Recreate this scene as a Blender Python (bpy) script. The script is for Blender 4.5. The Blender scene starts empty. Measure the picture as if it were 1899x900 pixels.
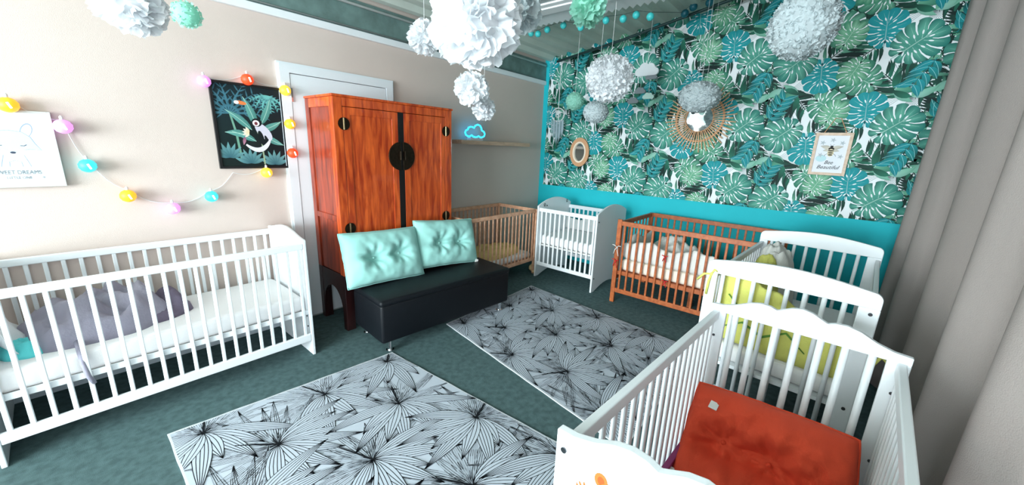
import bpy, bmesh, math, random
from mathutils import Vector, Matrix, noise
random.seed(7)
PI = math.pi
scene = bpy.context.scene
COL = scene.collection

# ------------------------------------------------------------------ camera
cam_d = bpy.data.cameras.new('camera'); cam = bpy.data.objects.new('camera', cam_d); COL.objects.link(cam)
cam_d.sensor_fit = 'HORIZONTAL'; cam_d.sensor_width = 36.0; cam_d.lens = 707.5 / 1899 * 36.0
cam_d.clip_start = 0.02; cam_d.clip_end = 100
_y, _p, _r = math.radians(50.37), math.radians(-14.0), math.radians(2.36)
fw = Vector((math.sin(_y)*math.cos(_p), math.cos(_y)*math.cos(_p), math.sin(_p)))
rt = Vector((math.cos(_y), -math.sin(_y), 0)); up = rt.cross(fw)
rt2 = rt*math.cos(_r) + up*math.sin(_r); up2 = -rt*math.sin(_r) + up*math.cos(_r)
M = Matrix(((rt2.x, up2.x, -fw.x, 0), (rt2.y, up2.y, -fw.y, 0), (rt2.z, up2.z, -fw.z, 0), (0, 0, 0, 1)))
cam.matrix_world = Matrix.Translation((-4.647, -3.377, 1.5445)) @ M
scene.camera = cam

# ------------------------------------------------------------------ world, light, exposure
w = bpy.data.worlds.new('world'); scene.world = w; w.use_nodes = True
bg = w.node_tree.nodes['Background']; bg.inputs[0].default_value = (0.80, 0.90, 1.0, 1); bg.inputs[1].default_value = 1.5
def area(name, loc, rot, sx, sy, power, col):
    l = bpy.data.lights.new(name, 'AREA'); l.shape = 'RECTANGLE'; l.size = sx; l.size_y = sy; l.energy = power; l.color = col
    o = bpy.data.objects.new(name, l); COL.objects.link(o); o.location = loc; o.rotation_euler = rot; return o
# daylight through the big window in the left wall and through the uncurtained end of the front window
area('daylight_left_window', (-9.22, -2.3, 1.6), (0, -PI/2, 0), 2.1, 3.3, 690, (0.82, 0.95, 1.0))
area('daylight_front_window', (-5.9, -4.32, 1.55), (PI/2, 0, 0), 2.4, 1.9, 30, (0.84, 0.95, 1.0))
scene.view_settings.view_transform = 'Standard'; scene.view_settings.look = 'None'
scene.view_settings.gamma = 1.0; scene.view_settings.use_curve_mapping = False
scene.view_settings.exposure = 0.14

# ------------------------------------------------------------------ helpers
def lin(c):
    out = []
    for v in c[:3]:
        v = v/255.0
        out.append(v/12.92 if v <= 0.04045 else ((v+0.055)/1.055)**2.4)
    return (*out, 1.0)

MATS = {}
def mat(name, rgb, rough=0.5, metal=0.0, var=0.0, vscale=8.0, bump=0.0, bscale=60.0, grain=None, rgb2=None, trans=0.0, emit=0.0, spec=0.5, coat=0.0, transmission=0.0):
    m = bpy.data.materials.new(name); m.use_nodes = True; nt = m.node_tree; N = nt.nodes; L = nt.links
    b = N['Principled BSDF']; b.inputs['Roughness'].default_value = rough; b.inputs['Metallic'].default_value = metal
    b.inputs['Specular IOR Level'].default_value = spec; b.inputs['Coat Weight'].default_value = coat
    b.inputs['Transmission Weight'].default_value = transmission
    c = lin(rgb); b.inputs['Base Color'].default_value = c
    tc = N.new('ShaderNodeTexCoord')
    if grain or var:
        c2 = lin(rgb2) if rgb2 else tuple(v*(1-var) for v in c[:3]) + (1,)
        nz = N.new('ShaderNodeTexNoise'); nz.inputs['Scale'].default_value = vscale; nz.inputs['Detail'].default_value = 6
        src = tc.outputs['Object']
        if grain:
            mp = N.new('ShaderNodeMapping'); mp.inputs['Scale'].default_value = grain; L.new(src, mp.inputs[0]); src = mp.outputs[0]
            nz.inputs['Distortion'].default_value = 0.6
        L.new(src, nz.inputs['Vector'])
        rp = N.new('ShaderNodeValToRGB'); rp.color_ramp.elements[0].position = 0.35; rp.color_ramp.elements[1].position = 0.68
        rp.color_ramp.elements[0].color = c2; rp.color_ramp.elements[1].color = c
        L.new(nz.outputs['Fac'], rp.inputs[0]); L.new(rp.outputs[0], b.inputs['Base Color'])
    if bump:
        nb = N.new('ShaderNodeTexNoise'); nb.inputs['Scale'].default_value = bscale; nb.inputs['Detail'].default_value = 4
        L.new(tc.outputs['Object'], nb.inputs['Vector'])
        bp = N.new('ShaderNodeBump'); bp.inputs['Strength'].default_value = bump; bp.inputs['Distance'].default_value = 0.01
        L.new(nb.outputs['Fac'], bp.inputs['Height']); L.new(bp.outputs[0], b.inputs['Normal'])
    if emit:
        b.inputs['Emission Color'].default_value = c; b.inputs['Emission Strength'].default_value = emit
    if trans:
        t = N.new('ShaderNodeBsdfTranslucent'); t.inputs[0].default_value = c
        mx = N.new('ShaderNodeMixShader'); mx.inputs[0].default_value = trans
        L.new(b.outputs[0], mx.inputs[1]); L.new(t.outputs[0], mx.inputs[2]); L.new(mx.outputs[0], N['Material Output'].inputs[0])
    MATS[name] = m
    return m
def print_mat(name, rough=0.7):
    m = bpy.data.materials.new(name); m.use_nodes = True; nt = m.node_tree
    a = nt.nodes.new('ShaderNodeAttribute'); a.attribute_name = 'Col'
    b = nt.nodes['Principled BSDF']; b.inputs['Roughness'].default_value = rough; b.inputs['Specular IOR Level'].default_value = 0.25
    nt.links.new(a.outputs['Color'], b.inputs['Base Color']); MATS[name] = m

mat('wall', (212, 196, 187), 0.85, var=0.03, vscale=2.5, bump=0.12, bscale=240)
mat('teal_wall', (8, 186, 198), 0.7, var=0.06, vscale=2, bump=0.1, bscale=200)
mat('carpet', (98, 124, 125), 0.97, var=0.32, vscale=26, bump=0.9, bscale=420, spec=0.1)
mat('white_paint', (236, 240, 243), 0.38, var=0.02, vscale=6)
mat('door_white', (226, 232, 236), 0.45)
mat('cream_paint', (230, 228, 224), 0.45, var=0.02, vscale=6)
mat('beam_green', (122, 150, 146), 0.55, metal=0.2, var=0.35, vscale=9)
mat('roof_metal', (208, 216, 206), 0.6, metal=0.0, var=0.12, vscale=3)
mat('sheet_white', (226, 230, 230), 0.5)
mat('grey_panel', (150, 158, 158), 0.4)
mat('dark_metal', (44, 70, 70), 0.45, metal=0.3)
mat('pine', (230, 182, 150), 0.5, grain=(2, 2, 2), vscale=9, rgb2=(206, 150, 118))
mat('brown_wood', (192, 104, 54), 0.42, grain=(3, 3, 3), vscale=7, rgb2=(160, 80, 38))
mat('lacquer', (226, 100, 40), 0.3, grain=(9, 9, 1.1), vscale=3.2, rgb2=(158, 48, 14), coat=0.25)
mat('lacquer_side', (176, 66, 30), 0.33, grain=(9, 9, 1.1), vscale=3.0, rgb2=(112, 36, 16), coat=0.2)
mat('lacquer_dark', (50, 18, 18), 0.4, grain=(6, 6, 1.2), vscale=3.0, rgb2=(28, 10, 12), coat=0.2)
mat('brass_dark', (58, 46, 34), 0.35, metal=0.8, var=0.4, vscale=60)
mat('brass', (150, 128, 96), 0.3, metal=0.9)
mat('black_lacquer', (14, 12, 14), 0.35)
mat('leather', (9, 13, 19), 0.5, bump=0.15, bscale=260, spec=0.3)
mat('chrome', (220, 222, 224), 0.15, metal=1.0)
mat('screw', (90, 92, 96), 0.3, metal=0.9)
mat('mint_fabric', (158, 214, 206), 0.85, bump=0.2, bscale=300, var=0.04, vscale=5)
mat('red_fabric', (232, 78, 46), 0.88, bump=0.25, bscale=320, var=0.10, vscale=7)
mat('red_dark', (122, 42, 52), 0.88, bump=0.2, bscale=300)
mat('mattress', (242, 240, 240), 0.85, bump=0.15, bscale=300)
mat('cream_fabric', (240, 228, 212), 0.9, bump=0.15, bscale=200)
mat('grey_blanket', (152, 148, 164), 0.75, bump=0.25, bscale=90, var=0.12, vscale=6)
mat('dark_blanket', (108, 98, 118), 0.75, bump=0.25, bscale=90, var=0.15, vscale=6)
mat('teal_cloth', (96, 214, 216), 0.8, bump=0.15, bscale=200)
mat('muslin', (236, 240, 242), 0.85, bump=0.2, bscale=120)
mat('yellow_fabric', (240, 208, 140), 0.9, bump=0.3, bscale=120, var=0.08, vscale=10)
mat('lime_fabric', (214, 212, 112), 0.92, bump=0.4, bscale=90, var=0.08, vscale=8)
mat('lime_dark', (84, 132, 52), 0.9)
mat('grey_bumper', (206, 208, 206), 0.9, bump=0.2, bscale=150, var=0.05, vscale=12)
mat('light_bumper', (226, 224, 218), 0.9, bump=0.25, bscale=120, var=0.06, vscale=9)
mat('red_ribbon', (206, 40, 40), 0.7)
mat('tissue_white', (248, 250, 252), 0.8, trans=0.35)
mat('tissue_shade_grey', (212, 222, 224), 0.85, trans=0.35)  # lower light on the soft ruffled pompoms is put into this greyer colour
mat('tissue_mint', (178, 238, 220), 0.8, trans=0.35)
mat('curtain', (174, 163, 158), 0.9, bump=0.25, bscale=260, trans=0.22)
mat('frame_black', (18, 20, 22), 0.4)
mat('frame_grey', (204, 204, 200), 0.5)
mat('frame_oak', (226, 200, 178), 0.55, grain=(4, 4, 4), vscale=8, rgb2=(206, 176, 152))
mat('oak_shelf', (216, 182, 158), 0.55, grain=(1.5, 8, 8), vscale=5, rgb2=(192, 158, 134))
mat('mirror', (235, 240, 240), 0.03, metal=1.0)
mat('rattan', (226, 182, 142), 0.6)
mat('rattan_dark', (204, 152, 112), 0.6)
mat('rattan_light', (236, 218, 196), 0.6)
mat('cable', (226, 226, 226), 0.6)
mat('dark_cable', (40, 60, 60), 0.6)
mat('lamp_orange', (255, 178, 40), 0.5, emit=0.75)
mat('lamp_yellow', (255, 206, 60), 0.5, emit=0.75)
mat('lamp_red', (255, 70, 30), 0.5, emit=0.75)
mat('lamp_lilac', (226, 150, 236), 0.5, emit=0.75)
mat('lamp_cyan', (60, 214, 226), 0.5, emit=0.7)
mat('lamp_core', (255, 246, 226), 0.5, emit=2.5)
mat('neon', (40, 190, 255), 0.4, emit=3.5)
mat('neon_base', (236, 238, 246), 0.5)
mat('ball_teal', (64, 190, 190), 0.4)
mat('ball_dark', (18, 96, 112), 0.4)
mat('felt_grey', (120, 128, 132), 0.9)
mat('felt_mint', (176, 206, 196), 0.9)
mat('felt_black', (26, 30, 34), 0.9)
mat('feather', (168, 188, 196), 0.9, trans=0.2)
mat('tag_white', (240, 240, 236), 0.7)
mat('purple', (150, 60, 120), 0.6)
mat('toy_beige', (232, 200, 150), 0.9, bump=0.3, bscale=140)
mat('rug_edge', (200, 204, 208), 0.95)
mat('skirting', (214, 226, 234), 0.5)
for n in ('wallpaper', 'rug_print', 'picture_print', 'sticker_print'):
    print_mat(n, 0.95 if n == 'rug_print' else 0.6)

class B:
    """collects geometry for ONE mesh object"""
    def __init__(s): s.v = []; s.f = []
    def add(s, vs, fs):
        o = len(s.v); s.v += [tuple(p) for p in vs]; s.f += [tuple(i+o for i in f) for f in fs]; return s
    def box(s, x0, x1, y0, y1, z0, z1):
        return s.add([(x0,y0,z0),(x1,y0,z0),(x1,y1,z0),(x0,y1,z0),(x0,y0,z1),(x1,y0,z1),(x1,y1,z1),(x0,y1,z1)],
                     [(3,2,1,0),(4,5,6,7),(0,1,5,4),(1,2,6,5),(2,3,7,6),(3,0,4,7)])
    def prism(s, pts, axis, a, b):
        n = len(pts)
        def P(p, t): return {'x': (t, p[0], p[1]), 'y': (p[0], t, p[1]), 'z': (p[0], p[1], t)}[axis]
        return s.add([P(p, a) for p in pts] + [P(p, b) for p in pts],
                     [tuple(range(n))[::-1], tuple(range(n, 2*n))] + [(i, (i+1) % n, n+(i+1) % n, n+i) for i in range(n)])
    def tube(s, path, r, n=8, closed=False, caps=True):
        path = [Vector(p) for p in path]; m = len(path); rr = r if isinstance(r, (list, tuple)) else [r]*m
        vs = []; prev = None
        for i, p in enumerate(path):
            if closed: d = path[(i+1) % m] - path[i-1]
            else: d = path[min(i+1, m-1)] - path[max(i-1, 0)]
            d.normalize()
            if prev is None: a = d.orthogonal().normalized()
            else:
                a = prev - d*prev.dot(d)
                a = a.normalized() if a.length > 1e-6 else d.orthogonal().normalized()
            prev = a; b = d.cross(a)
            for k in range(n):
                t = 2*PI*k/n; vs.append(p + (a*math.cos(t) + b*math.sin(t))*rr[i])
        fs = []
        for i in range(m if closed else m-1):
            j = (i+1) % m
            for k in range(n): fs.append((i*n+k, i*n+(k+1) % n, j*n+(k+1) % n, j*n+k))
        if caps and not closed: fs += [tuple(range(n))[::-1], tuple(range((m-1)*n, m*n))]
        return s.add(vs, fs)
    def lathe(s, prof, c=(0,0,0), n=24, axis='z'):
        vs = []; c = Vector(c)
        for r, h in prof:
            for k in range(n):
                t = 2*PI*k/n; x, y = r*math.cos(t), r*math.sin(t)
                vs.append(c + Vector({'z': (x, y, h), 'y': (x, h, y), 'x': (h, x, y)}[axis]))
        fs = []
        for i in range(len(prof)-1):
            for k in range(n): fs.append((i*n+k, i*n+(k+1) % n, (i+1)*n+(k+1) % n, (i+1)*n+k))
        fs += [tuple(range(n))[::-1], tuple(range((len(prof)-1)*n, len(prof)*n))]
        return s.add(vs, fs)
    def sphere(s, c, r, n=14, m=9, sq=(1,1,1)):
        c = Vector(c); vs = [c+Vector((0,0,-r*sq[2]))]; fs = []
        for i in range(1, m):
            a = -PI/2 + PI*i/m
            for k in range(n):
                t = 2*PI*k/n; vs.append(c + Vector((r*sq[0]*math.cos(a)*math.cos(t), r*sq[1]*math.cos(a)*math.sin(t), r*sq[2]*math.sin(a))))
        vs.append(c+Vector((0,0,r*sq[2])))
        for k in range(n): fs.append((0, 1+(k+1) % n, 1+k)); fs.append((len(vs)-1, 1+(m-2)*n+k, 1+(m-2)*n+(k+1) % n))
        for i in range(m-2):
            for k in range(n): fs.append((1+i*n+k, 1+i*n+(k+1) % n, 1+(i+1)*n+(k+1) % n, 1+(i+1)*n+k))
        return s.add(vs, fs)
    def mesh(s, name, m, smooth=False, bevel=0.0, seg=2):
        bm = bmesh.new()
        vs = [bm.verts.new(p) for p in s.v]
        for f in s.f:
            try: bm.faces.new([vs[i] for i in f])
            except ValueError: pass
        bmesh.ops.recalc_face_normals(bm, faces=bm.faces)
        if bevel: bmesh.ops.bevel(bm, geom=list(bm.edges), offset=bevel, segments=seg, affect='EDGES', profile=0.5, clamp_overlap=True)
        me = bpy.data.meshes.new(name); bm.to_mesh(me); bm.free()
        if smooth: me.polygons.foreach_set('use_smooth', [True]*len(me.polygons))
        if m: me.materials.append(MATS[m])
        return me
    def build(s, name, m, parent=None, smooth=False, bevel=0.0, loc=None, seg=2):
        return obj(name, s.mesh(name, m, smooth, bevel, seg), parent, loc)
def obj(name, me, parent=None, loc=None, rot=None):
    o = bpy.data.objects.new(name, me); COL.objects.link(o)
    if parent: o.parent = parent
    if loc: o.location = loc
    if rot: o.rotation_euler = rot
    return o
def tag(o, label, cat, group=None):
    o['label'] = label; o['category'] = cat
    if group: o['group'] = group
    return o
def thing(name, label, cat, loc=(0,0,0), rz=0.0, group=None):
    o = bpy.data.objects.new(name, None); COL.objects.link(o); o.location = loc; o.rotation_euler = (0,0,rz); o.empty_display_size = 0.1
    return tag(o, label, cat, group)
def struct(o): o['kind'] = 'structure'; return o
def nz(x, y, z, s=1.0): return noise.noise(Vector((x*s, y*s, z*s)))

class Print:
    """flat print made of coloured polygons in (u, v), layered a hair apart"""
    def __init__(s): s.v = []; s.f = []; s.c = []; s.n = 0
    def tick(s): s.n += 1
    def poly(s, pts, cols, layer):
        o = len(s.v); layer = layer + (s.n % 50)*2.5e-6
        for p in pts: s.v.append((p[0], p[1], layer))
        s.f.append(tuple(range(o, o+len(pts))))
        s.c.append(cols if isinstance(cols, list) else [cols]*len(pts))
    def strip(s, A, Bp, cols, layer):
        for i in range(len(A)-1):
            q = [A[i], A[i+1], Bp[i+1], Bp[i]]
            if isinstance(cols, list): c = [cols[i][0], cols[i+1][0], cols[i+1][1], cols[i][1]]
            else: c = cols
            s.poly(q, c, layer)
    def line(s, pts, wd, col, layer):
        n = len(pts); s.tick()
        if n < 2: return
        A = []; Bq = []
        for i, p in enumerate(pts):
            a = pts[max(i-1, 0)]; b = pts[min(i+1, n-1)]
            dx, dy = b[0]-a[0], b[1]-a[1]; l = math.hypot(dx, dy) or 1
            ww = wd[i] if isinstance(wd, list) else wd
            A.append((p[0]-dy/l*ww/2, p[1]+dx/l*ww/2)); Bq.append((p[0]+dy/l*ww/2, p[1]-dx/l*ww/2))
        s.strip(A, Bq, col, layer)
    def ellipse(s, c, rx, ry, col, layer, ang=0, n=14, a0=0, a1=2*PI):
        pts = []; s.tick()
        for k in range(n + (0 if a1-a0 >= 2*PI-1e-6 else 1)):
            t = a0 + (a1-a0)*k/n; x, y = rx*math.cos(t), ry*math.sin(t)
            pts.append((c[0]+x*math.cos(ang)-y*math.sin(ang), c[1]+x*math.sin(ang)+y*math.cos(ang)))
        s.poly(pts, col, layer)
    def leaf(s, base, ang, ln, wd, cb, ct, layer, bend=0.0, n=7, edge=None, pw=0.8, skew=0.0):
        """lanceolate leaf; colour runs from cb (base) to ct (tip); second half darker"""
        s.tick(); A = []; M_ = []; Bq = []; x, y = base; a = ang
        for i in range(n+1):
            t = i/n; h = wd/2*math.sin(PI*t**pw)
            if i in (0, n): h = 0.0005
            A.append((x-math.sin(a)*h, y+math.cos(a)*h)); Bq.append((x+math.sin(a)*h*(1-skew), y-math.cos(a)*h*(1-skew))); M_.append((x, y))
            x += math.cos(a)*ln/n; y += math.sin(a)*ln/n; a += bend/n
        mix = lambda p, q, t: tuple(p[k]+(q[k]-p[k])*t for k in range(3)) + (1,)
        ed = edge or ct
        s.strip(A, M_, [(mix(cb, ed, i/n), mix(cb, ct, i/n)) for i in range(n+1)], layer)
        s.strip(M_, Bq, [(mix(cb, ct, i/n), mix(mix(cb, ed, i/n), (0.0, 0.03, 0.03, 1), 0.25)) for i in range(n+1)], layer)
        return M_
    def build(s, name, m, fn, parent=None, clips=()):
        bm = bmesh.new(); cl = bm.loops.layers.float_color.new('Col')
        for f, cc in zip(s.f, s.c):
            vs = [bm.verts.new(s.v[i]) for i in f]
            fc = bm.faces.new(vs)
            for lp, c in zip(fc.loops, cc): lp[cl] = c
        for co, no in clips:
            bmesh.ops.bisect_plane(bm, geom=list(bm.verts)+list(bm.edges)+list(bm.faces), plane_co=co, plane_no=no, clear_outer=True)
        for v in bm.verts: v.co = fn(*v.co)
        me = bpy.data.meshes.new(name); bm.to_mesh(me); bm.free(); me.materials.append(MATS[m])
        return obj(name, me, parent)

# ------------------------------------------------------------------ the room
ROOF0, SLOPE = 2.70, 0.14
def roof(y): return ROOF0 - SLOPE*y
XL, YF = -9.0, -4.15
struct(B().box(XL-.2, .2, YF-.2, .2, -.1, 0).build('floor', 'carpet'))
# back wall with the doorway left as wall; right wall as sloped gable
struct(B().box(XL-.1, .1, 0, .1, 0, 2.9).build('wall_back', 'wall'))
struct(B().prism([(0.1, 0), (0.1, 2.75), (YF-.1, roof(YF)+.15), (YF-.1, 0)], 'x', 0, .1).build('wall_right', 'teal_wall'))
def wall_with_hole(name, axis, t0, t1, a0, a1, ztop, h):
    b = B(); ha0, ha1, hz0, hz1 = h
    for (p0, p1, q0, q1) in ((a0, ha0, 0, ztop), (ha1, a1, 0, ztop), (ha0, ha1, 0, hz0), (ha0, ha1, hz1, ztop)):
        if axis == 'x': b.box(t0, t1, p0, p1, q0, q1)
        else: b.box(p0, p1, t0, t1, q0, q1)
    return struct(b.build(name, 'wall'))
wall_with_hole('wall_left', 'x', XL-.1, XL, YF-.1, .1, 3.3, (-4.0, -.6, .5, 2.65))
wall_with_hole('wall_front', 'y', YF-.1, YF, XL-.1, .1, 3.35, (-7.15, -4.6, .5, 2.55))
wb = B()
for y0, y1, z0, z1 in ((-4.0, -3.93, .5, 2.65), (-.67, -.6, .5, 2.65), (-3.93, -.67, .5, .57), (-3.93, -.67, 2.58, 2.65), (-2.33, -2.27, .57, 2.58)):
    wb.box(XL-.08, XL-.02, y0, y1, z0, z1)
struct(wb.build('window_1', 'white_paint'))
wb = B()
for x0, x1, z0, z1 in ((-7.15, -7.08, .5, 2.55), (-4.67, -4.6, .5, 2.55), (-7.08, -4.67, .5, .57), (-7.08, -4.67, 2.48, 2.55), (-5.9, -5.84, .57, 2.48)):
    wb.box(x0, x1, YF-.08, YF-.02, z0, z1)
struct(wb.build('window_2', 'white_paint'))
# corrugated roof deck: ribs run along X, plane climbs towards -Y
b = B(); pts = []; per = 0.19; y = .12
while y > YF-.1:
    for dy, dz in ((0, 0), (.055, 0), (.085, .045), (.16, .045)):
        yy = y - dy; pts.append((yy, roof(min(yy, 0)) + dz))
    y -= per
lower = pts; upper = [(p[0], p[1]+.012) for p in pts]
b.prism(lower + upper[::-1], 'x', XL-.1, .1)
struct(b.build('ceiling', 'roof_metal'))
# white trim, dark green steel band and conduit at the head of the back wall
struct(B().box(XL, 0, -.035, 0, 2.405, 2.458).build('trim_1', 'white_paint', bevel=.004))
struct(B().box(XL, 0, -.022, 0, 2.458, 2.69).build('trim_2', 'beam_green'))
struct(B().tube([(XL+.02, -.05, 2.645), (-.06, -.05, 2.645)], .011, 8).build('trim_3', 'sheet_white', smooth=True))
struct(B().tube([(XL+.02, -.034, 2.47), (-.06, -.034, 2.47)], .006, 6).build('trim_4', 'grey_panel', smooth=True))
struct(B().box(-8.9, -3.45, -.018, 0, 0, .11).build('baseboard_back', 'skirting', bevel=.004))
# door behind the wardrobe
dr = struct(B().box(-3.355, -2.53, -.03, 0, .01, 2.025).build('door_1', 'door_white', bevel=.003))
for x0, x1, z0, z1 in ((-3.44, -3.36, 0, 2.105), (-2.525, -2.445, 0, 2.105), (-3.36, -2.525, 2.03, 2.105)):
    B().box(x0, x1, -.022, 0, z0, z1).box(x0+.012 if x0 < -3.4 else x0, x1-.012 if x1 > -2.5 else x1, -.034, -.022, z0, z1-.014).build('door_casing', 'door_white', dr)
B().box(-3.362, -3.350, -.042, -.03, 1.82, 1.92).build('door_hinge', 'chrome', dr)
B().box(-3.35, -2.53, -.034, -.03, .01, .02).build('door_threshold', 'grey_panel', dr)
# lower white corrugated ceiling sheet with a framed grey panel
cp = thing('ceiling_panel', 'white corrugated ceiling sheet with framed grey panel above the pompoms', 'ceiling panel', (-2.6, -2.2, 2.63))
pts = []; y = -.75; k = 0
while y > -3.7:
    pts.append((y+2.2, .012*math.cos(k*PI/2)*(1) )); y -= .0145; k += 1
pts2 = [(p[0], p[1]+.006) for p in pts]
B().prism(pts + pts2[::-1], 'x', .75, 1.03).build('corrugated_sheet', 'sheet_white', cp, smooth=False)
B().box(.66, .77, -1.5, 1.42, -.022, .03).build('frame_strip', 'sheet_white', cp, bevel=.004)
B().box(.60, .655, -1.5, 1.42, -.012, .03).build('frame_strip', 'sheet_white', cp, bevel=.004)
B().box(-.6, .6, -1.5, 1.42, 0, .03).build('grey_insert', 'grey_panel', cp)
B().box(-.6, 1.02, -1.48, -1.42, .03, .42).box(-.6, 1.02, 1.34, 1.40, .03, .10).build('hanger', 'dark_metal', cp)
tag(B().tube([(-.16, -.30, 2.655), (-.16, -1.2, 2.80), (-.2, -2.3, 3.0), (-.2, -3.6, 3.17)], .016, 8).build('ceiling_conduit', 'dark_metal', smooth=True), 'dark steel pipe running under the roof above the leaf wallpaper', 'pipe')

# ------------------------------------------------------------------ leaf wallpaper (flat print on the right wall)
def rgb(*c): return lin(c)
WHITE = rgb(236, 240, 242)
G_MID, G_DK, G_LT = rgb(34, 118, 94), rgb(4, 54, 44), rgb(110, 176, 148)
TEAL, TEAL2, TEALG = rgb(18, 148, 154), rgb(10, 122, 132), rgb(20, 108, 104)
DARK, DARK2 = rgb(3, 34, 30), rgb(18, 74, 60)
PALE, GREYL = rgb(150, 196, 184), rgb(120, 132, 134)
LAY = 0.00045
def mixc(p, q, t): return tuple(p[j]+(q[j]-p[j])*t for j in range(3)) + (1,)
def monstera(P, c, ang, R, layer, pal, flip=1, seed=0):
    """c = stem point, R = radius of the blade; blade centre lies .55 R ahead of the stem"""
    rnd = random.Random(seed); cb, cm, ce = pal; cx = .58*R; P.tick()
    def W(x, y): return (c[0]+x*math.cos(ang)-y*math.sin(ang), c[1]+x*math.sin(ang)+y*math.cos(ang))
    nl = 6; lob = [rnd.uniform(0, 1) for _ in range(2*nl)]; per = 8; out = []
    for k in range(2*nl*per+1):
        th = -PI+.10+(2*PI-.20)*k/(2*nl*per); f = (k % per)/per
        sc = .90+.10*math.sin(PI*f)**.6
        r = R*sc*(1.02+.20*math.cos(th)*(1 if abs(th) < 1 else .55)-.03*math.cos(3*th))
        out.append((cx+r*math.cos(th), .93*r*math.sin(th), min(2*nl-1, k//per), f, th))
    inner = lambda o, t: (lambda ax: (ax+(o[0]-ax)*t, o[1]*t))(max(0, min(1.05*R, cx*.55+o[0]*.35)))
    for k in range(len(out)-1):
        a, b = out[k], out[k+1]; v = lob[a[2]]; lm_ = mixc(cm, cb, v*.7); le = mixc(ce, cm, (1-v)*.75)
        A = [W(*inner(a, t)) for t in (0, .5, 1)]; Bq = [W(*inner(b, t)) for t in (0, .5, 1)]
        ea = mixc(lm_, le, .25+.75*abs(2*a[3]-1)); eb = mixc(lm_, le, .25+.75*abs(2*b[3]-1))
        ma = mixc(cb, lm_, .35+.5*abs(2*a[3]-1)); mb = mixc(cb, lm_, .35+.5*abs(2*b[3]-1)); c0 = mixc(cm, cb, .4)
        P.poly([A[0], A[1], Bq[1], Bq[0]], [c0, ma, mb, c0], layer); P.poly([A[1], A[2], Bq[2], Bq[1]], [ma, ea, eb, mb], layer)
    for j in range(1, 2*nl):
        o = out[j*per]; depth = rnd.uniform(.34, .56) if j != nl else .8
        if j == nl: continue
        p0 = inner(o, depth); p1 = inner(o, 1.06); dx, dy = p1[0]-p0[0], p1[1]-p0[1]; l = math.hypot(dx, dy); nx, ny = -dy/l, dx/l
        cv = .05*R*(1 if o[1] > 0 else -1); pts = []
        for t in (0, .35, .7, 1): pts.append(W(p0[0]+dx*t+nx*cv*math.sin(PI*t), p0[1]+dy*t+ny*cv*math.sin(PI*t)))
        wm = rnd.uniform(.05, .10)*R
        P.line(pts, [.35*wm, .6*wm, .75*wm, 1.3*wm], WHITE, layer+LAY*.4)
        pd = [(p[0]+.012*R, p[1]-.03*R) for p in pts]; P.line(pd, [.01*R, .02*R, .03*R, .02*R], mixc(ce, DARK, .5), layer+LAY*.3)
    for j in range(2*nl):
        o = out[j*per+per//2]
        if abs(o[1]) < .22*R: continue
        q = inner(o, rnd.uniform(.30, .38)); a2 = math.atan2(o[1], o[0]-q[0]*.8)
        P.ellipse(W(*q), .10*R, .034*R, WHITE, layer+LAY*.5, ang=ang+a2, n=10)
        P.line([W(*inner(o, .08)), W(*inner(o, .8))], [.018*R, .004*R], mixc(cb, WHITE, .35), layer+LAY*.35)
    P.line([W(-.35*R, .03*R), W(0, 0), W(.8*R, .02*R), W(1.6*R, 0)], [.03*R, .05*R, .035*R, .01*R], mixc(cb, WHITE, .3), layer+LAY*.6)
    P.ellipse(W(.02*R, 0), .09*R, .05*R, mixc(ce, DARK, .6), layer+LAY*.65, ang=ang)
def fern(P, p0, p1, layer, seed, ln=.16):
    rnd = random.Random(seed); dx, dy = p1[0]-p0[0], p1[1]-p0[1]; a0 = math.atan2(dy, dx); L_ = math.hypot(dx, dy)
    P.line([p0, ((p0[0]+p1[0])/2, (p0[1]+p1[1])/2+.008), p1], .006, DARK, layer+LAY*.5)
    for k in range(11):
        t = .06+.09*k; q = (p0[0]+dx*t, p0[1]+dy*t)
        for sgn in (1, -1):
            cc = rnd.choice(((DARK2, DARK), (DARK, DARK), (G_DK, DARK), (G_MID, G_DK), (DARK2, DARK), (G_LT, DARK2)))
            P.leaf(q, a0+sgn*math.radians(rnd.uniform(42, 68)), ln*(1.05-.45*abs(t-.45))*rnd.uniform(.85, 1.2), .026, cc[0], cc[1], layer, bend=-sgn*.5, n=5)
def fan(P, c, ang, R, layer):
    for k in range(24):
        a = ang+math.radians(-75+150*k/23)
        P.line([c, (c[0]+R*math.cos(a), c[1]+R*math.sin(a))], [.0022, .0030], GREYL, layer)
def twig(P, c, ang, layer, seed, s=1):
    rnd = random.Random(seed); p1 = (c[0]+.24*s*math.cos(ang), c[1]+.24*s*math.sin(ang))
    P.line([c, p1], .006, TEAL2, layer+LAY*.5)
    for k in range(5):
        t = .1+.2*k; q = (c[0]+(p1[0]-c[0])*t, c[1]+(p1[1]-c[1])*t)
        for sgn in (1, -1):
            m = P.leaf(q, ang+sgn*math.radians(rnd.uniform(45, 75)), .115*s, .048*s, TEAL, rnd.choice((TEAL2, TEALG, G_DK)), layer, bend=-sgn*.5, n=5)
            P.line(m, .0022, rgb(150, 214, 216), layer+LAY*.4)
GREENP = (G_LT, G_MID, G_DK); TEALP = (TEAL, TEAL, TEAL2); MIXP = (rgb(100, 174, 152), rgb(20, 116, 106), rgb(4, 66, 62)); PALEP = (rgb(140, 194, 160), rgb(60, 144, 112), rgb(10, 84, 62))
P = Print()
U0, U1, V0 = .079, 4.06, 1.035
P.poly([(U0, V0), (U1, V0), (U1, 3.3), (U0, 3.3)], WHITE, 0)
PU, PV = 1.12, 0.64
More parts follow.
